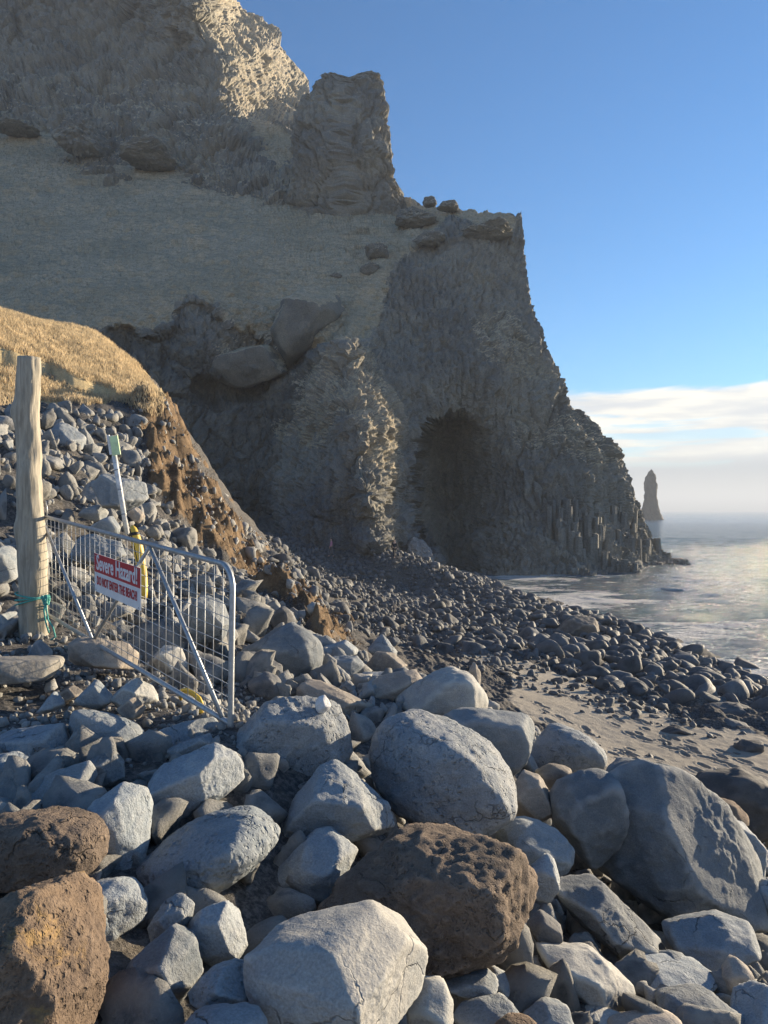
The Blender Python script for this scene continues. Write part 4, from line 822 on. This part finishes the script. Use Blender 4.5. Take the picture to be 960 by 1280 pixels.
def cob_size(n, c, r):
    q_ = project(np.c_[c, ground(c[:, 0], c[:, 1])]); sd_ = poly_sd(q_, COB)
    base = np.exp(r.normal(size=n) * .5) * .175
    return np.clip(base * (.65 + .55 * sstep(q_[:, 0], 480, 800)), .08, .62)
items = pick(60000, -14, 24, 21, 80, cob_size, lambda q_, c, z_: (poly_sd(q_, COB) > 0) & (z_ > SEA - .7), 31)
items = [(a, b, c + s * .10, s) for a, b, c, s in items]
more = pick(2600, 2, 20, 15, 30, lambda n, c, r: np.clip(np.exp(r.normal(size=n) * .5) * .085, .035, .3), lambda q_, c, z_: (poly_sd(q_, [(590, 800), (700, 830), (800, 870), (880, 900), (900, 925), (820, 905), (760, 890), (700, 870), (640, 858), (560, 838)]) > 0), 32)
more += pick(160, 2, 16, 12, 22, lambda n, c, r: np.clip(np.exp(r.normal(size=n) * .5) * .06, .03, .2), lambda q_, c, z_: poly_sd(q_, SAND) > 4, 33)
items += [(a, b, c + s * .15, s) for a, b, c, s in more]
scatter(items, round_n, round_f, 'stone', 'beach_stone', 'smooth dark rounded stone lying in the cobble bank along the shore', 'stone', 'rounded stones of the beach', 'beach_stones', far_d=40)
# angular rubble: behind the gate, on the slope, on the slide debris and between the boulders
ang_n, ang_f = shape_lib(14, 3, 120, .05, .78, 700, 9), shape_lib(14, 2, 120, .04, .78, 700, 9)
RUB = [(-80, 545), (0, 525), (90, 515), (170, 520), (190, 590), (225, 650), (290, 715), (350, 760), (410, 805), (460, 830), (430, 870), (380, 880), (300, 870), (240, 870), (200, 850), (100, 790), (60, 800), (-80, 830)]
def rub_size(n, c, r): return np.clip(np.exp(r.normal(size=n) * .62) * .085, .035, .36)
items = pick(16000, -16, 2, 6.5, 27, rub_size, lambda q_, c, z_: (poly_sd(q_, RUB) > 0) & (c[:, 1] < 24) & (poly_sd(q_, EARTH) < 3) & (poly_sd(q_, [(-40, 806), (84, 806), (90, 870), (-40, 875)]) < 0), 41, .5)
items = [(a, b, c + s * .25, s) for a, b, c, s in items]
scatter(items, ang_n, ang_f, 'rubble', 'rubble_rock', 'angular grey rock in the rubble on the slope behind the gate', 'rock', 'angular rocks on the slope', 'rubble', far_d=18, tilt=1.2)
DEB = [(205, 500), (235, 560), (265, 615), (300, 658), (345, 684), (360, 690), (380, 720), (440, 790), (420, 800), (370, 750), (320, 710), (270, 670), (240, 620), (205, 560)]
items = pick(15000, -16, 2, 15, 46, lambda n, c, r: np.clip(np.exp(r.normal(size=n) * .65) * .055, .03, .4), lambda q_, c, z_: (poly_sd(q_, DEB) > -3), 42, .6, .3)
items += pick(5000, -12, 2, 12, 34, lambda n, c, r: np.clip(np.exp(r.normal(size=n) * .6) * .042, .02, .16), lambda q_, c, z_: (poly_sd(q_, EARTH) > 0), 45, .9)
items = [(a, b, c + s * .2, s) for a, b, c, s in items]
scatter(items, ang_n, ang_f, 'rubble', 'debris_rock', 'small dark rock in the slide debris of the eroded bank', 'rock', 'rocks of the slide debris', 'debris', n_ind=0, far_d=1, tilt=1.2)
items = pick(9000, -5, 9, 2.0, 12.5, lambda n, c, r: np.clip(np.exp(r.normal(size=n) * .5) * .105, .05, .21), lambda q_, c, z_: (q_[:, 0] > -60) & (q_[:, 0] < 1020) & (q_[:, 1] > 850) & (q_[:, 1] < 1420) & (poly_sd(q_, SAND) < -20) & ((q_[:, 0] > 330) | (q_[:, 1] > 945)), 43, .5, .3)
items = [(a, b, c + s * .2, s) for a, b, c, s in items]
scatter(items, ang_n, ang_f, 'rubble', 'filler_stone', 'small grey stone wedged in a gap between the foreground boulders', 'stone', 'small stones in the gaps of the rock pile', 'gap_stones', n_ind=220, far_d=99, tilt=1.0)
items = pick(9000, -7, 2, 4.4, 9.5, lambda n, c, r: np.clip(np.exp(r.normal(size=n) * .55) * .022, .010, .07), lambda q_, c, z_: (q_[:, 1] > 790) & (q_[:, 1] < 960) & (q_[:, 0] < 420), 44, .7, .12)
items = [(a, b, c + s * .2, s) for a, b, c, s in items]
scatter(items, ang_f, shape_lib(14, 1, 40, .03, .75, 700, 12), 'rubble', 'gravel_stone', '', '', '', 'gravel', n_ind=0, far_d=1, tilt=1.0)

# ---------------------------------------------------------------- dry grass and roots on the bank
def blades(n, x0, x1, y0, y1, fn, length, width, lean, mat, name, seed, droop=0):
    r = np.random.default_rng(seed); c = np.c_[r.uniform(x0, x1, n), r.uniform(y0, y1, n)]; z_ = ground(c[:, 0], c[:, 1]); ok = fn(project(np.c_[c, z_])); c, z_ = c[ok], z_[ok]; n = len(c)
    L = length * r.uniform(.5, 1.3, n); a = r.uniform(0, 6.28, n); dx, dy = np.cos(a) * lean * L, np.sin(a) * lean * L - .2 * L; wa = r.uniform(0, 6.28, n); wx, wy = np.cos(wa) * width, np.sin(wa) * width
    b = np.c_[c, z_ - .02]; v = np.stack([b + np.c_[wx, wy, 0 * wx], b - np.c_[wx, wy, 0 * wx], b + np.c_[dx * .5 - wx * .6, dy * .5 - wy * .6, L * .6], b + np.c_[dx * .5 + wx * .6, dy * .5 + wy * .6, L * .6], b + np.c_[dx, dy, L * (.85 - droop)]], 1).reshape(-1, 3)
    i = np.arange(n)[:, None] * 5; f = np.concatenate([i + [0, 1, 2], i + [0, 2, 3], i + [3, 2, 4]])
    tag(link(name, mesh_np(name, v, f), M[mat]), kind='stuff')
gfn = lambda q_: (poly_sd(q_, GRASS) > -2) & (poly_sd(q_, BAND) < 0) & (q_[:, 0] > -40)
blades(210000, -23, -5, 16, 42, gfn, .21, .016, .38, 'blade', 'dry_grass', 51)
blades(16000, -12, 1, 12, 32, lambda q_: poly_sd(q_, EARTH) > -4, .17, .011, 1.1, 'root', 'dead_roots', 52, .35)

# ---------------------------------------------------------------- gate, sign, post and the small things round it
GTL, GBL, GTR, GBR = P(54, 645, 8.33), P(57, 767, 8.33), P(291, 708, 5.13), P(288, 906, 5.13)
def G(s, t): return (GBL * (1 - s) + GBR * s) * (1 - t) + (GTL * (1 - s) + GTR * s) * t
def s_at(px):
    k = (px - CX) / F; a, b = (GBL + GTL) / 2, (GBR + GTR) / 2; return (a[0] - k * a[1]) / (k * (b[1] - a[1]) - (b[0] - a[0]))
gn = np.cross(GBR - GBL, GTL - GBL); gn /= np.linalg.norm(gn); gn *= -np.sign(gn[1])          # towards the camera
gate = tag(empty('gate', GBL), 'galvanised metal mesh gate hanging crooked from the wooden post', 'gate')
def gpart(name, pts, r, seg=10, parent=gate, mat='steel'):
    o = link(name, tube_mesh(name, [np.asarray(p) - GBL for p in pts], r, seg), M[mat], parent); return o
L_ = np.linalg.norm(GBR - GBL); H_ = np.linalg.norm(GTL - GBL); rc = .16
arc = lambda cs, ct, a0, a1, n=8: [G(cs + math.cos(R(a0 + (a1 - a0) * k / n)) * rc / L_, ct + math.sin(R(a0 + (a1 - a0) * k / n)) * rc / H_) for k in range(n + 1)]
frame_pts = [G(0, 0)] + [G(0, t) for t in (.3, .6)] + arc(rc / L_, 1 - rc / H_, 180, 90) + [G(s, 1) for s in (.3, .5, .7)] + arc(1 - rc / L_, 1 - rc / H_, 90, 0) + [G(1, t) for t in (.6, .3, 0)] + [G(1, -.015)]
gpart('frame', frame_pts, .021); gpart('bottom_rail', [G(0, .005), G(.5, .005), G(1, .005)], .020)
sA, sB = s_at(116), s_at(188)
for a, b in (((.005, .93), (sA, .01)), ((sA, .01), (sB, .985)), ((sB, .985), (.975, .02))): gpart('brace', [G(*a) + gn * .006, G((a[0] + b[0]) / 2, (a[1] + b[1]) / 2) + gn * .006, G(*b) + gn * .006], .017)
NV, NH = 32, 11
for k in range(1, NV): s = k / NV; gpart('mesh_wire', [G(s, .01), G(s, .99)], .0031, 5)
for k in range(1, NH + 1): t = k / (NH + 1); gpart('mesh_wire', [G(.005, t) + gn * .004, G(.995, t) + gn * .004], .0031, 5)
# hinge strap on the post
gpart('hinge', [G(-.035, .78), G(0, .78) + gn * .01, G(.012, .78) + gn * .02], .014, 8, mat='black')
gpart('hook', [G(.03, 1.0), G(.033, 1.10), G(.022, 1.16), G(.012, 1.12)], .008, 8)

# warning sign
sL, sR = s_at(123), s_at(180)
def t_at(s, py):
    lo, hi = project(G(s, 0)[None])[0][1], project(G(s, 1)[None])[0][1]; return (lo - py) / (lo - hi)
tT, tB = t_at(sL, 691), t_at(sL, 738)
off = gn * .035
sign = tag(empty('warning_sign', G((sL + sR) / 2, tB) + off), 'red and white warning sign reading Severe Hazard on the gate mesh', 'sign')
so = np.array(sign.location)
def slab(name, s0, s1, t0, t1, o0, o1, mat, parent=sign):
    c = [G(s0, t0) + gn * o0, G(s1, t0) + gn * o0, G(s1, t0) + gn * o1, G(s0, t0) + gn * o1, G(s0, t1) + gn * o0, G(s1, t1) + gn * o0, G(s1, t1) + gn * o1, G(s0, t1) + gn * o1]
    return link(name, box_mesh(name, [np.array(p) - so for p in c]), M[mat], parent)
slab('board', sL, sR, tB, tT, .024, .032, 'white')
tM = tB + (tT - tB) * .52
slab('red_panel', sL, sR, tM, tT, .0322, .0345, 'red')
for a in (.03, .97):
    for b in (.05, .95): 
        s_, t_ = sL + (sR - sL) * a, tB + (tT - tB) * b
        link('screw', tube_mesh('screw', [G(s_, t_) + gn * .028 - so, G(s_, t_) + gn * .038 - so], .006, 8), M['steel'], sign)
def text(name, body, s0, s1, tc_, mat, width_frac, bold, hscale=1.0):
    cu = bpy.data.curves.new(name, 'FONT'); cu.body = body; cu.align_x = 'CENTER'; cu.align_y = 'CENTER'; cu.offset = bold; cu.extrude = .02; cu.resolution_u = 3
    o = bpy.data.objects.new(name, cu); C.objects.link(o); dg = bpy.context.evaluated_depsgraph_get(); m = bpy.data.meshes.new_from_object(o.evaluated_get(dg)); bpy.data.objects.remove(o)
    n = len(m.vertices); co_ = np.empty(n * 3, np.float32); m.vertices.foreach_get('co', co_); co_ = co_.reshape(-1, 3); wdt = co_[:, 0].max() - co_[:, 0].min()
    cx_ = (co_[:, 0].max() + co_[:, 0].min()) / 2
    ux = (G(s1, .5) - G(s0, .5)); Wm = np.linalg.norm(ux); k = Wm * width_frac / wdt
    s_mid = (s0 + s1) / 2; up = (G(s_mid, 1) - G(s_mid, 0)); up /= np.linalg.norm(up); ux = ux / Wm
    v_ = G(s_mid, tc_) - so + gn * .0365 + ((co_[:, 0:1] - cx_) * k) * ux + (co_[:, 1:2] * k * hscale) * up + (np.clip(co_[:, 2:3], -.02, .02) * .05) * gn
    m.vertices.foreach_set('co', v_.astype(np.float32).ravel()); m.update(); m.materials.clear(); return link(name, m, M[mat], sign)
text('heading', 'Severe Hazard!', sL, sR, tB + (tT - tB) * .765, 'white', .90, .022, 1.25)
text('message', 'DO NOT ENTER THE BEACH!', sL, sR, tB + (tT - tB) * .30, 'red', .88, .018, 1.55)

# wooden post: weathered log with knots
pb = P(42, 806, 8.15)
nr, ns = 70, 40; ts = np.linspace(0, 1, nr); th = np.linspace(0, 2 * np.pi, ns, endpoint=False)
H = (806 - 447) / F * 8.15 + .25; rows = []
for t in ts:
    r0 = .118 + .012 * (1 - t) + .012 * math.sin(t * 5) ; x0 = -.062 * t + .012 * math.sin(t * 7)
    rows.append(np.c_[x0 + r0 * np.cos(th), r0 * np.sin(th), np.full(ns, t * H - .25)])
v = np.concatenate(rows); n = np.c_[np.tile(np.cos(th), nr), np.tile(np.sin(th), nr), np.zeros(nr * ns)]
dsp = .018 * fbm(np.c_[v[:, 0] * 6, v[:, 1] * 6, v[:, 2] * 2.2], 3) + .009 * ridged(np.c_[v[:, 0] * 26, v[:, 1] * 26, v[:, 2] * 1.6], 3)
for kz, ka, kh in ((2.55, 3.6, .05), (1.28, 3.9, .04), (.75, 5.2, .025), (1.9, 5.0, .02)):
    da = np.angle(np.exp(1j * (np.tile(th, nr) - ka))); dsp += kh * np.exp(-((v[:, 2] - kz) / .12) ** 2 - (da / .5) ** 2)
v = v + n * dsp[:, None]; top_i = len(v); v = np.concatenate([v, [[-.06, 0, H - .25 + .015]]])
fc = np.concatenate([grid_faces(nr, ns, True)[:, [0, 1, 2]], grid_faces(nr, ns, True)[:, [0, 2, 3]], [[(nr - 1) * ns + k, (nr - 1) * ns + (k + 1) % ns, top_i] for k in range(ns)]])
tag(link('wooden_post', mesh_np('wooden_post', v, fc), M['wood'], loc=pb), 'tall weathered log post with knots that the gate hangs from', 'post')
# rope
rope = tag(empty('rope', P(42, 750, 8.0)), 'teal rope tied round the wooden post and gate corner', 'rope'); ro = np.array(rope.location)
def rp(pts, name='strand', r=.009): link(name, tube_mesh(name, [np.asarray(p) - ro for p in pts], r, 7), M['rope'], rope)
pc = lambda z: np.array([pb[0] - .02, pb[1], z])
for dz, tl in ((.0, .02), (.03, -.03), (-.03, .045)):
    zc = P(42, 748, 8.1)[2] + dz; rp([pc(zc) + np.array([.165 * math.cos(a), .165 * math.sin(a), tl * math.cos(a)]) for a in np.linspace(0, 2 * math.pi, 26)])
kx = P(57, 750, 7.92)
rp([kx + np.array([.03 * math.cos(a * 2.3), .03 * math.sin(a * 1.7), .05 * math.sin(a * 3.1)]) for a in np.linspace(0, 9, 40)], 'knot', .010)
rp([kx, P(58, 762, 7.9), P(60, 775, 7.88), P(66, 784, 7.85), P(69, 796, 7.85), P(63, 800, 7.85)], 'loose_end'); rp([kx, P(55, 764, 7.9), P(57, 778, 7.88), P(61, 791, 7.88)], 'loose_end')
rp([kx, P(58, 766, 8.2), P(59, 766, 8.35), kx], 'strand')

# leaning marker pole with a lime reflector
m0, m1 = P(159, 668, 11.6), P(139, 545, 11.6); mp = tag(empty('marker_pole', m0), 'white marker pole with lime green reflector leaning on the rubble slope', 'marker pole')
link('pole', tube_mesh('pole', [np.zeros(3), (m1 - m0) * .5, (m1 - m0)], .040, 12), M['pole'], mp)
dirp = (m1 - m0) / np.linalg.norm(m1 - m0); side = np.array([1, 0, 0.0]) - dirp[0] * dirp; side /= np.linalg.norm(side); fr_ = np.cross(side, dirp); fr_ *= -np.sign(fr_[1])
c0 = dirp * np.linalg.norm(m1 - m0) * .80; hgt = .30
def plate(name, s0, s1, h0, h1, f0, f1, mat): 
    return link(name, box_mesh(name, [c0 + side * a + fr_ * f + dirp * h for h in (h0, h1) for a, f in ((s0, f0), (s1, f0), (s1, f1), (s0, f1))]), M[mat], mp)
plate('reflector', -.01, .115, 0, hgt, .03, .055, 'lime'); plate('bracket', -.05, -.012, .02, hgt + .03, .02, .06, 'pole')
for z_ in (.2, .45, .65): link('band', tube_mesh('band', [(m1 - m0) * z_, (m1 - m0) * (z_ + .012)], .043, 12), M['steel'], mp)

# yellow sleeve behind the gate
y0, y1 = P(180, 748, 8.0), P(165, 657, 8.0); yel = tag(empty('marker_sleeve', y0), 'yellow plastic sleeve with black strap standing behind the sign', 'sleeve')
prof = [(0, .045), (.1, .058), (.3, .066), (.55, .072), (.75, .075), (.88, .068), (.96, .05), (1, .02)]
yv, yd = [], (y1 - y0)
for k, (t, r_) in enumerate(prof):
    bend = np.array([.03 * math.sin(t * 3.1), 0, 0]); yv.append(yd * t + bend)
link('sleeve', tube_mesh('sleeve', yv, [r * .75 for _, r in prof], 10), M['yellow'], yel)
link('strap', tube_mesh('strap', [yv[5] - yd * .012, yv[5] + yd * .03], [.057, .053], 10), M['black'], yel)
link('seam', tube_mesh('seam', [a + np.array([-.02, -.05, 0]) for a in yv[:-1]], .006, 5), M['black'], yel)
# yellow strap loop on the bottom rail
ya = [P(225, 872, 6.0), P(226, 863, 5.95), P(233, 862, 5.9), P(241, 866, 5.85), P(249, 873, 5.8), P(253, 882, 5.75), P(250, 892, 5.7)]
ys = tag(empty('yellow_strap', ya[0]), 'yellow webbing strap looped over the bottom rail of the gate', 'strap')
for k in range(2): link('webbing', tube_mesh('webbing', [np.asarray(p) - ya[0] + np.array([0, .02 * k, -.022 * k]) for p in ya], [.012, .014, .015, .015, .016, .016, .013], 6), M['yellow'], ys)
# concrete slab and block
v, f, base, W = boulder([(-40, 824), (0, 820), (68, 823), (78, 837), (66, 851), (0, 858), (-40, 858)], 6.3, depth=.9, p=40, amp=.015, fine=.006, sub=5, seed=90)
tag(link('concrete_slab', mesh_np('concrete_slab', v, f), M['concrete'], loc=base), 'flat broken concrete slab lying at the left edge below the post', 'slab')
cb = P(322, 790, 11.8); blk = tag(empty('concrete_block', cb), 'grey concrete block with a narrow upright top behind the gate', 'block')
def frustum(name, w0, w1, z0, z1, dd0, dd1): return link(name, box_mesh(name, [(-w0, -dd0, z0), (w0, -dd0, z0), (w0, dd0, z0), (-w0, dd0, z0), (-w1, -dd1, z1), (w1, -dd1, z1), (w1, dd1, z1), (-w1, dd1, z1)]), M['concrete'], blk)
for o in (frustum('base', .17, .14, -.1, .22, .16, .13), frustum('upright', .085, .07, .22, .46, .08, .07)):
    md = o.modifiers.new('bevel', 'BEVEL'); md.width = .02; md.segments = 2
blk.rotation_euler = (0, R(4), R(25))

# ---------------------------------------------------------------- basalt columns stepping down at the foot of the headland
crng = np.random.default_rng(61); V, Fc, off_ = [], [], 0
def column(x_, y_, zt, zb, r_):
    global off_
    a = np.arange(6) * math.pi / 3 + crng.uniform(0, 1); rr = r_ * crng.uniform(.85, 1.12, 6); lean = crng.normal(0, .03, 2)
    b = np.c_[x_ + rr * np.cos(a), y_ + rr * np.sin(a), np.full(6, zb)]; t = np.c_[x_ + lean[0] * (zt - zb) + rr * .93 * np.cos(a), y_ + lean[1] * (zt - zb) + rr * .93 * np.sin(a), zt + crng.normal(0, .06, 6)]
    m_ = (b + t) / 2; V.append(np.concatenate([b, t, [t.mean(0) + [0, 0, .05]]]))
    i = np.arange(6); j = (i + 1) % 6; Fc.append(np.concatenate([np.c_[i, j, j + 6], np.c_[i, j + 6, i + 6], np.c_[i + 6, j + 6, i * 0 + 12]]) + off_); off_ += 13
top_line = np.array([(690, 600, 85.0), (720, 622, 86.0), (750, 622, 89), (775, 628, 92.5), (795, 648, 95.0), (808, 672, 96.0), (818, 690, 96.5), (832, 698, 96.8), (848, 704, 97.0)])
for k in range(560):
    u = crng.uniform(0, 1); px_ = np.interp(u, np.linspace(0, 1, len(top_line)), top_line[:, 0]); py_ = np.interp(px_, top_line[:, 0], top_line[:, 1]); d_ = np.interp(px_, top_line[:, 0], top_line[:, 2])
    fwd = crng.uniform(-1.5, 4.5) ** 1 if u < .75 else crng.uniform(-1.5, 2.5)
    zt = (HY - py_) / F * d_ - max(fwd, 0) * crng.uniform(.8, 1.6) * (1.0 if u < .7 else .3) - crng.uniform(0, 1.1)
    zb = SEA - 1.0; p_ = P(px_, py_, d_)
    if zt < SEA + .25: zt = SEA + crng.uniform(.2, .7)
    column(p_[0] + crng.normal(0, .5) - .15 * fwd, d_ - fwd, zt, zb, crng.uniform(.28, .48))
spur = np.array([(726, 660, 86.5), (745, 672, 85), (752, 688, 83.5), (772, 700, 82), (785, 706, 81.5), (790, 716, 81)])
for k in range(150):
    u = crng.uniform(0, 1); s_ = np.linspace(0, 1, 6); px_, py_, d_ = (np.interp(u, s_, spur[:, a]) for a in range(3)); p_ = P(px_, py_, d_)
    column(p_[0] + crng.normal(0, .7), d_ + crng.normal(0, .7), max(p_[2] - abs(crng.normal(0, .7)), SEA + .2), SEA - 1, crng.uniform(.25, .42))
mesh = mesh_np('basalt_columns', np.concatenate(V), np.concatenate(Fc), False)
nv = len(mesh.vertices)
for nme, a in (('grass', 0), ('ledge', .12), ('earth', 0), ('pale', .25)): attr(mesh, nme, np.full(nv, a))
tag(link('basalt_columns', mesh, M['cliff'], cliff), kind='stuff')

# ---------------------------------------------------------------- two people at the foot of the cliff
def skin_mesh(name, joints, edges, sub=2):
    m = bpy.data.meshes.new(name); m.from_pydata([j[:3] for j in joints], edges, []); o = bpy.data.objects.new(name, m); C.objects.link(o)
    md = o.modifiers.new('skin', 'SKIN'); md.use_smooth_shade = True
    for sv, j in zip(m.skin_vertices[0].data, joints): sv.radius = (j[3], j[4] if len(j) > 4 else j[3])
    m.skin_vertices[0].data[0].use_root = True
    s = o.modifiers.new('sub', 'SUBSURF'); s.levels = sub; s.render_levels = sub
    dg = bpy.context.evaluated_depsgraph_get(); r = bpy.data.meshes.new_from_object(o.evaluated_get(dg)); bpy.data.objects.remove(o); r.name = name; return r
def person(px_, d_, label, jacket, trousers, stride, face):
    x_ = (px_ - CX) / F * d_; z_ = ground(x_, d_)[0] + .12
    root = tag(empty('person', (x_, d_, z_)), label, 'person', 'walkers below the cliff'); root.rotation_euler = (0, 0, face); root.scale = (.88, .88, .88)
    s = stride
    J = [(0, 0, .95, .13, .10), (0, 0, 1.15, .13, .10), (0, .01, 1.38, .16, .10), (0, 0, 1.50, .055), (0, -.02, 1.58, .075, .09), (0, -.02, 1.70, .075, .09)]
    E = [(0, 1), (1, 2), (2, 3), (3, 4), (4, 5)]
    def limb(par, pts):
        p = par
        for q_ in pts: J.append(q_); E.append((p, len(J) - 1)); p = len(J) - 1
        return p
    legs = []
    for sd_, f in ((-1, 1), (1, -1)):
        k = limb(0, [(sd_ * .10, -.02 * f * s, .86, .085), (sd_ * .10, -.16 * f * s, .50, .06), (sd_ * .10, -.20 * f * s + (.12 * s if f < 0 else 0), .09, .042), (sd_ * .10, -.20 * f * s - .14 + (.12 * s if f < 0 else 0), .035, .04)])
        legs.append([J[k - 3], J[k - 2], J[k - 1]])
    arms = []
    for sd_, f in ((-1, -1), (1, 1)):
        k = limb(2, [(sd_ * .20, .01, 1.40, .055), (sd_ * .25, -.04 * f * s, 1.13, .045), (sd_ * .25, -.16 * f * s - .05, .90, .032), (sd_ * .25, -.19 * f * s - .06, .83, .03, .02)])
        arms.append([J[k - 3], J[k - 2], J[k - 1]]); hx, hy, hz = J[k][:3]
        for fi, (a_, l_) in enumerate(((-.022, .07), (-.008, .08), (.008, .078), (.022, .06))): limb(k, [(hx + .004 * sd_, hy + a_, hz - .04, .009), (hx, hy + a_ * 1.1, hz - .04 - l_ * .6, .008)])
        limb(k, [(hx - .01 * sd_, hy - .04, hz + .005, .010), (hx - .012 * sd_, hy - .055, hz - .03, .009)])
    link('body', skin_mesh('body', J, E), M['skin'], root)
    JJ = [(0, 0, .86, .165, .13), (0, 0, 1.12, .15, .125), (0, .01, 1.38, .185, .13), (0, .005, 1.50, .08, .08)]; EE = [(0, 1), (1, 2), (2, 3)]
    for a in arms:
        p = 2
        for j in a[:2] + [tuple(np.array(a[2][:3]) * .9 + np.array(a[1][:3]) * .1) + (.042,)]: JJ.append((*j[:3], j[3] + .02)); EE.append((p, len(JJ) - 1)); p = len(JJ) - 1
    link('jacket', skin_mesh('jacket', JJ, EE), M[jacket], root)
    JJ = [(0, 0, .94, .15, .12)]; EE = []
    for a in legs:
        p = 0
        for j in a: JJ.append((*j[:3], j[3] + .022)); EE.append((p, len(JJ) - 1)); p = len(JJ) - 1
    link('trousers', skin_mesh('trousers', JJ, EE), M[trousers], root)
    link('hair', skin_mesh('hair', [(0, .01, 1.66, .085, .10), (0, .005, 1.75, .07, .08)], [(0, 1)]), M['hair'], root)
    for sd_ in (-1, 1): link('eye', skin_mesh('eye', [(sd_ * .03, -.105, 1.645, .010), (sd_ * .03, -.108, 1.647, .009)], [(0, 1)], 1), M['black'], root)
    link('nose', skin_mesh('nose', [(0, -.105, 1.63, .010), (0, -.122, 1.612, .012)], [(0, 1)], 1), M['skin'], root)
person(493, 61.0, 'person in dark clothes walking over the stones by the sunlit rock', 'navy', 'navy', 1.0, R(20))
person(414, 61.5, 'person in a pink jacket walking over the stones below the shaded cliff', 'pink', 'greyc', .8, R(-80))
